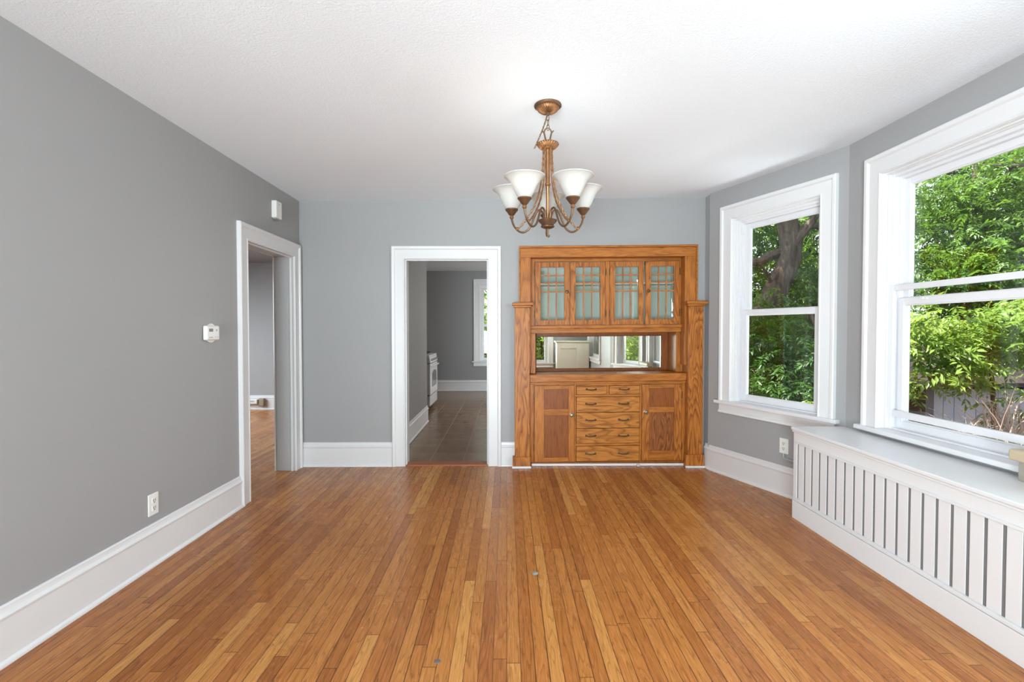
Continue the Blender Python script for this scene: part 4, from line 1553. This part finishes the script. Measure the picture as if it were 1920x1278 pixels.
def spray_mesh(name, mat, parent, centers, dirs, size, pairs=6, jitter=0.25, lw=0.36):
    """compound leaves: leaflets in pairs along a drooping stalk"""
    n = len(centers)
    off = np.array(ROOT_LOC[parent.name])
    c = np.asarray(centers) - off
    u = dirs / np.linalg.norm(dirs, axis=1, keepdims=True)
    up = np.array([0, 0, 1.0]) + rng.normal(0, 0.35, (n, 3))
    w = np.cross(u, up)
    w /= np.linalg.norm(w, axis=1, keepdims=True) + 1e-9
    nn = np.cross(w, u)
    sz = size * (0.7 + 0.6 * rng.random(n))
    vs, fs = [], []
    base = 0
    L = sz * 1.05
    for i in range(pairs + 1):
        f = (i + 0.5) / (pairs + 0.5)
        stem = c + u * (L * 2.2 * f)[:, None] - np.array([0, 0, 1.0]) * (L * 0.9 * f * f)[:, None]
        sides = (-1, 1) if i < pairs else (0,)
        for s in sides:
            if s == 0:
                d = u - np.array([0, 0, 0.6])
            else:
                d = w * s * 0.95 + u * 0.5 - np.array([0, 0, 0.35])
            d = d + rng.normal(0, jitter, (n, 3))
            d /= np.linalg.norm(d, axis=1, keepdims=True)
            q = np.cross(d, nn + rng.normal(0, jitter, (n, 3)))
            q /= np.linalg.norm(q, axis=1, keepdims=True) + 1e-9
            hn = np.cross(q, d)
            ll = sz * (1.0 - 0.35 * abs(f - 0.5)) * (0.85 + 0.3 * rng.random(n))
            wd = ll * lw * 0.5
            p0 = stem
            p1 = stem + d * (ll * 0.45)[:, None] + q * wd[:, None] + hn * (wd * 0.35)[:, None]
            p2 = stem + d * ll[:, None] - hn * (ll * 0.10)[:, None]
            p3 = stem + d * (ll * 0.45)[:, None] - q * wd[:, None] + hn * (wd * 0.35)[:, None]
            vs.append(np.stack([p0, p1, p2, p3], 1).reshape(-1, 3))
            idx = base + np.arange(n)[:, None] * 4
            fs.append(np.concatenate([idx + np.array([[0, 1, 2]]), idx + np.array([[0, 2, 3]])], 0))
            base += 4 * n
    V = np.concatenate(vs)
    Fc = np.concatenate(fs)
    me = bpy.data.meshes.new(name)
    me.vertices.add(len(V))
    me.vertices.foreach_set('co', V.astype(np.float32).ravel())
    me.loops.add(len(Fc) * 3)
    me.loops.foreach_set('vertex_index', Fc.astype(np.int32).ravel())
    me.polygons.add(len(Fc))
    me.polygons.foreach_set('loop_start', np.arange(0, len(Fc) * 3, 3, dtype=np.int32))
    me.polygons.foreach_set('loop_total', np.full(len(Fc), 3, dtype=np.int32))
    me.update(calc_edges=True)
    me.materials.append(MATS[mat])
    o = bpy.data.objects.new(name, me)
    COL.objects.link(o)
    o.parent = parent
    return o


def clumps(blobs, n, clump_r, per):
    """points gathered in clumps inside ellipsoids (cx, cy, cz, rx, ry, rz, share)"""
    pts, dirs = [], []
    tot = sum(b[6] for b in blobs)
    for b in blobs:
        m = max(1, int(n * b[6] / tot / per))
        q = rng.normal(0, 1, (m, 3))
        q /= np.linalg.norm(q, axis=1, keepdims=True)
        q *= (rng.random((m, 1)) ** 0.45)
        cc = np.array(b[:3]) + q * np.array(b[3:6])
        pp = np.repeat(cc, per, 0) + rng.normal(0, clump_r, (m * per, 3)) * np.array([1, 1, 0.55])
        dd = rng.normal(0, 1, (m * per, 3)) * np.array([1, 1, 0.35]) + np.array([0, 0, -0.15])
        pts.append(pp)
        dirs.append(dd)
    return np.concatenate(pts), np.concatenate(dirs)


def tree(name, base, trunk_paths, label, blobs, n, size, mat, clump_r=0.28, per=7, cat='tree', group=None, pairs=6, lw=0.36):
    e = empty(name, base, label, cat, group)
    for nm, paths, sides in trunk_paths:
        for path, rad in paths:
            mb = MB()
            sp = smooth_path(path, 5)
            rr = np.interp(np.linspace(0, 1, len(sp)), np.linspace(0, 1, len(rad)), rad)
            mb.tube(sp, list(rr), sides)
            # uneven bark surface
            mb.v = [(x + random.gauss(0, 0.06) * rr[min(i // sides, len(rr) - 1)], y, z) for i, (x, y, z) in enumerate(mb.v)]
            mb.build(nm, 'bark', e)
    if n:
        p, d = clumps(blobs, n, clump_r, per)
        spray_mesh('foliage', mat, e, p, d, size, pairs=pairs, lw=lw)
    return e


# the big leaning tree seen in the small window
tree('shade_tree', (4.1, 9.0, GZ),
     [('trunk', [([(4.05, 9.0, GZ), (4.15, 9.0, 0.2), (4.43, 9.0, 1.14), (4.81, 9.0, 1.83), (5.15, 9.0, 2.50), (5.22, 9.0, 3.0), (5.12, 9.0, 3.54), (5.05, 9.0, 4.6), (5.2, 9.0, 6.0)],
                  [0.34, 0.27, 0.22, 0.20, 0.19, 0.185, 0.18, 0.16, 0.12])], 14),
      ('branch', [([(5.17, 8.95, 2.86), (5.34, 8.85, 3.10), (5.55, 8.8, 3.42), (5.75, 8.75, 3.85), (5.9, 8.7, 4.5)], [0.10, 0.085, 0.07, 0.055, 0.03]),
                  ([(5.30, 8.9, 3.15), (5.55, 8.9, 3.25), (5.95, 8.9, 3.20), (6.5, 8.9, 3.30)], [0.065, 0.06, 0.05, 0.03]),
                  ([(5.15, 9.0, 2.82), (4.90, 9.1, 2.74), (4.65, 9.1, 2.62), (4.35, 9.2, 2.70), (3.9, 9.3, 3.0)], [0.085, 0.08, 0.075, 0.05, 0.03]),
                  ([(4.95, 9.0, 2.05), (4.75, 8.9, 2.35), (4.55, 8.8, 2.55)], [0.035, 0.03, 0.015])], 9)],
     'large leaning tree with rough grey bark seen through the small window',
     [(4.2, 9.9, 4.0, 1.6, 0.7, 1.4, 1.0), (5.9, 9.8, 2.3, 0.9, 0.8, 1.0, 0.9), (6.2, 9.3, 4.3, 1.3, 0.8, 1.0, 0.7), (4.1, 8.2, 1.55, 0.45, 0.4, 0.35, 0.30),
      (5.0, 10.3, 1.9, 1.5, 0.5, 1.2, 0.9), (3.2, 9.0, 5.7, 1.7, 1.1, 0.9, 1.6), (2.3, 7.6, 5.0, 1.4, 1.1, 0.7, 1.5)],  # last two blobs: unseen crown added overhead to shade trunk and undergrowth
     4000, 0.088, 'leaf_mid')
tree('understory_tree', (5.3, 7.6, GZ),
     [('trunk', [([(5.35, 7.9, GZ), (5.2, 7.8, 0.3), (4.95, 7.7, 0.95), (4.85, 7.6, 1.3), (4.72, 7.6, 1.62)], [0.09, 0.08, 0.07, 0.055, 0.03])], 10)],
     'shaded understory tree with thin trunk behind the lower small pane',
     [(4.2, 7.4, 0.75, 0.7, 0.6, 0.62, 1.0), (4.7, 8.0, 0.6, 0.9, 0.5, 0.7, 0.8), (3.8, 6.8, 0.35, 0.5, 0.5, 0.45, 0.5)],
     950, 0.085, 'leaf_deep', clump_r=0.24)
tree('ash_tree', (8.4, 8.6, GZ),
     [('trunk', [([(8.7, 9.1, GZ), (8.6, 9.0, 0.8), (8.55, 8.9, 2.4), (8.7, 9.0, 4.5)], [0.18, 0.16, 0.13, 0.08])], 12),
      ('branch', [([(8.58, 8.98, 1.1), (7.9, 8.5, 1.5), (7.3, 7.8, 1.85), (6.6, 7.6, 2.35)], [0.08, 0.07, 0.05, 0.02]),
                  ([(8.5, 8.9, 2.6), (8.1, 8.1, 3.5), (7.9, 7.6, 4.0)], [0.07, 0.05, 0.02]),
                  ([(8.9, 7.4, 3.75), (8.2, 7.5, 3.85), (7.5, 7.7, 3.95)], [0.06, 0.045, 0.02])], 8)],
     'tall leafy ash tree filling the upper pane of the large window',
     [(7.4, 8.0, 3.4, 1.1, 0.8, 0.9, 1.0), (8.7, 8.0, 3.2, 1.2, 0.9, 1.3, 1.2), (7.1, 7.6, 2.35, 0.8, 0.6, 0.55, 0.8), (8.4, 7.7, 1.9, 1.2, 0.6, 0.6, 0.9), (9.2, 8.6, 5.0, 1.5, 1.0, 1.0, 0.8)],
     3200, 0.088, 'leaf_mid')
tree('sumac_shrub', (5.6, 5.3, GZ),
     [('stem', [([(5.2, 5.2, GZ), (5.15, 5.1, 0.0), (5.0, 5.0, 0.9), (4.8, 4.9, 1.45)], [0.03, 0.028, 0.02, 0.01]),
                ([(5.5, 5.1, GZ), (5.6, 5.0, 0.2), (5.35, 4.9, 1.0), (4.95, 4.8, 1.55)], [0.03, 0.028, 0.02, 0.01]),
                ([(5.8, 5.2, GZ), (5.9, 5.0, 0.4), (5.6, 4.9, 1.25)], [0.03, 0.026, 0.012])], 7)],
     'bright green leafy shrub just outside the large window',
     [(4.28, 4.9, 1.36, 0.24, 0.3, 0.28, 1.0), (4.62, 4.9, 1.28, 0.30, 0.3, 0.24, 1.0), (5.0, 4.95, 1.42, 0.34, 0.3, 0.34, 1.0), (4.55, 4.85, 0.98, 0.26, 0.25, 0.13, 0.7),
      (4.16, 4.9, 0.80, 0.08, 0.15, 0.14, 0.15), (5.5, 5.0, 1.2, 0.5, 0.4, 0.55, 0.9), (4.95, 4.8, 0.55, 0.16, 0.2, 0.14, 0.3)],
     420, 0.092, 'leaf_bright', clump_r=0.13, per=5, cat='shrub', lw=0.34)
tree('low_shrub', (3.7, 5.7, GZ),
     [('stem', [([(3.75, 5.8, GZ), (3.72, 5.75, -0.3), (3.66, 5.72, 0.35)], [0.022, 0.018, 0.008])], 7)],
     'low yellow-green shrub at the foot of the small window',
     [(3.62, 5.72, 0.28, 0.25, 0.22, 0.22, 1.0), (3.78, 5.8, -0.2, 0.3, 0.25, 0.4, 0.7)],
     90, 0.095, 'leaf_bright', clump_r=0.12, per=5, cat='shrub')
# farther trees close the view
far = [((5.5, 15.0), 4.4, 2600, 'leaf_deep', 'distant dark tree behind the leaning tree'),
       ((9.6, 15.5), 4.6, 2600, 'leaf_mid', 'distant tree between the two windows'),
       ((12.6, 12.4), 4.6, 2600, 'leaf_deep', 'distant dark tree behind the ash tree'),
       ((14.8, 9.0), 4.6, 2000, 'leaf_mid', 'distant tree at the far right beyond the shed')]
for (x, y), h, n, mt, lab in far:
    tree('garden_tree', (x, y, GZ), [('trunk', [([(x, y, GZ), (x + 0.1, y, 1.5), (x, y, 4.0)], [0.22, 0.18, 0.1])], 10)], lab,
         [(x, y, 1.6, 2.4, 1.3, 2.4, 1.4), (x, y, 4.6, 2.6, 1.5, 2.0, 1.0)], n, 0.17, mt, clump_r=0.42, group='trees closing the view', pairs=5, lw=0.42)
tree('rear_hedge', (1.2, -6.5, GZ), [('stem', [([(1.2, -6.5, GZ), (1.2, -6.5, 1.0)], [0.06, 0.03])], 8)],
     'bright green bush reflected in the cabinet mirror', [(0.9, -6.5, 1.0, 1.8, 0.9, 1.9, 1.0)], 900, 0.14, 'leaf_bright', clump_r=0.3, cat='bush')
tree('side_bush', (4.2, -3.2, GZ), [('stem', [([(4.2, -3.2, GZ), (4.1, -3.2, 1.0)], [0.06, 0.03])], 8)],
     'bright green bush outside the near bay window', [(4.1, -3.4, 1.2, 1.1, 1.6, 1.9, 1.0), (4.4, 0.2, 1.3, 0.8, 1.0, 1.6, 0.6)], 1100, 0.12, 'leaf_bright', clump_r=0.28, cat='bush')
tree('kitchen_bush', (-0.4, 13.2, GZ), [('stem', [([(-0.4, 13.2, GZ), (-0.4, 13.2, 1.5)], [0.06, 0.03])], 8)],
     'sunlit bush outside the kitchen window', [(-0.4, 13.2, 1.2, 1.6, 0.7, 2.2, 1.0)], 900, 0.13, 'leaf_bright', clump_r=0.28, cat='bush')

# bare tangled twigs below the large window
tw = empty('bare_twigs', (5.0, 4.6, GZ), 'tangle of bare pinkish twigs in front of the grey fence', 'twigs')


def twig_group(n, cx, cy, z0, z1, spread, rad, seed):
    rnd = random.Random(seed)
    mb = MB()
    for _ in range(n):
        x, y, z = cx + rnd.gauss(0, spread * 0.5), cy + rnd.gauss(0, spread * 0.3), z0
        dx, dy = rnd.gauss(0, 0.5), rnd.gauss(0, 0.25)
        pts = [(x, y, z)]
        steps = 7
        H = (z1 - z0) * (0.55 + 0.5 * rnd.random())
        for q in range(steps):
            dx += rnd.gauss(0, 0.22)
            dy += rnd.gauss(0, 0.15)
            x += dx * H / steps * 0.7
            y += dy * H / steps * 0.6
            z += H / steps * (1.0 - 0.12 * q)
            pts.append((x, y, z))
        r0 = rad * (0.6 + 0.8 * rnd.random())
        mb.tube(pts, [r0 * (1 - 0.8 * q / steps) for q in range(steps + 1)], 5)
    mb.build('twig_bundle', 'twig', tw)


twig_group(30, 4.55, 4.72, GZ, 0.72, 0.50, 0.0075, 1)
twig_group(60, 4.78, 4.62, 0.30, 0.98, 0.20, 0.0048, 2)
twig_group(50, 4.38, 4.62, 0.22, 0.78, 0.17, 0.0045, 3)
twig_group(12, 4.08, 4.75, GZ, 0.66, 0.22, 0.0075, 4)
twig_group(16, 4.62, 4.55, 0.20, 1.35, 0.40, 0.0050, 5)

# grey shed and fence
sd = empty('garden_shed', (7.2, 7.6, GZ), 'grey board shed with dark roof beyond the large window', 'shed')
mb = MB()
for i in range(11):
    x0 = 6.15 + i * 0.16
    mb.box(x0, x0 + 0.152, 7.0, 7.03, GZ, 0.50)
mb.build('front_wall', 'shed_board', sd, smooth=False)
mb = MB()
mb.box(6.15, 7.90, 7.031, 8.3, GZ, 0.50)
mb.build('body', 'shed_dark', sd, smooth=False)
mb = MB()
mb.box(5.98, 6.10, 6.92, 7.04, GZ, 0.56)
mb.build('corner_post', 'shed_dark', sd)
mb = MB()
mb.hexa([(5.4, 6.7, 0.56), (8.1, 6.7, 0.56), (8.1, 8.5, 0.56), (5.4, 8.5, 0.56), (5.4, 6.7, 0.62), (8.1, 6.7, 0.62), (8.1, 8.0, 1.15), (5.4, 8.0, 1.15)])
mb.build('roof', 'shed_roof', sd, smooth=False)
fn = empty('board_fence', (6.4, 5.75, GZ), 'low grey board fence behind the bare twigs', 'fence')
mb = MB()
for i in range(26):
    x0 = 4.75 + i * 0.155
    mb.box(x0, x0 + 0.148, 5.75, 5.775, GZ, 0.16 + 0.01 * (i % 3))
mb.build('boards', 'shed_board', fn, smooth=False)
mb = MB()
mb.box(4.75, 8.78, 5.776, 5.82, -0.10, -0.02)
mb.box(4.75, 8.78, 5.776, 5.82, GZ + 0.25, GZ + 0.33)
mb.build('rail', 'shed_board', fn, smooth=False)
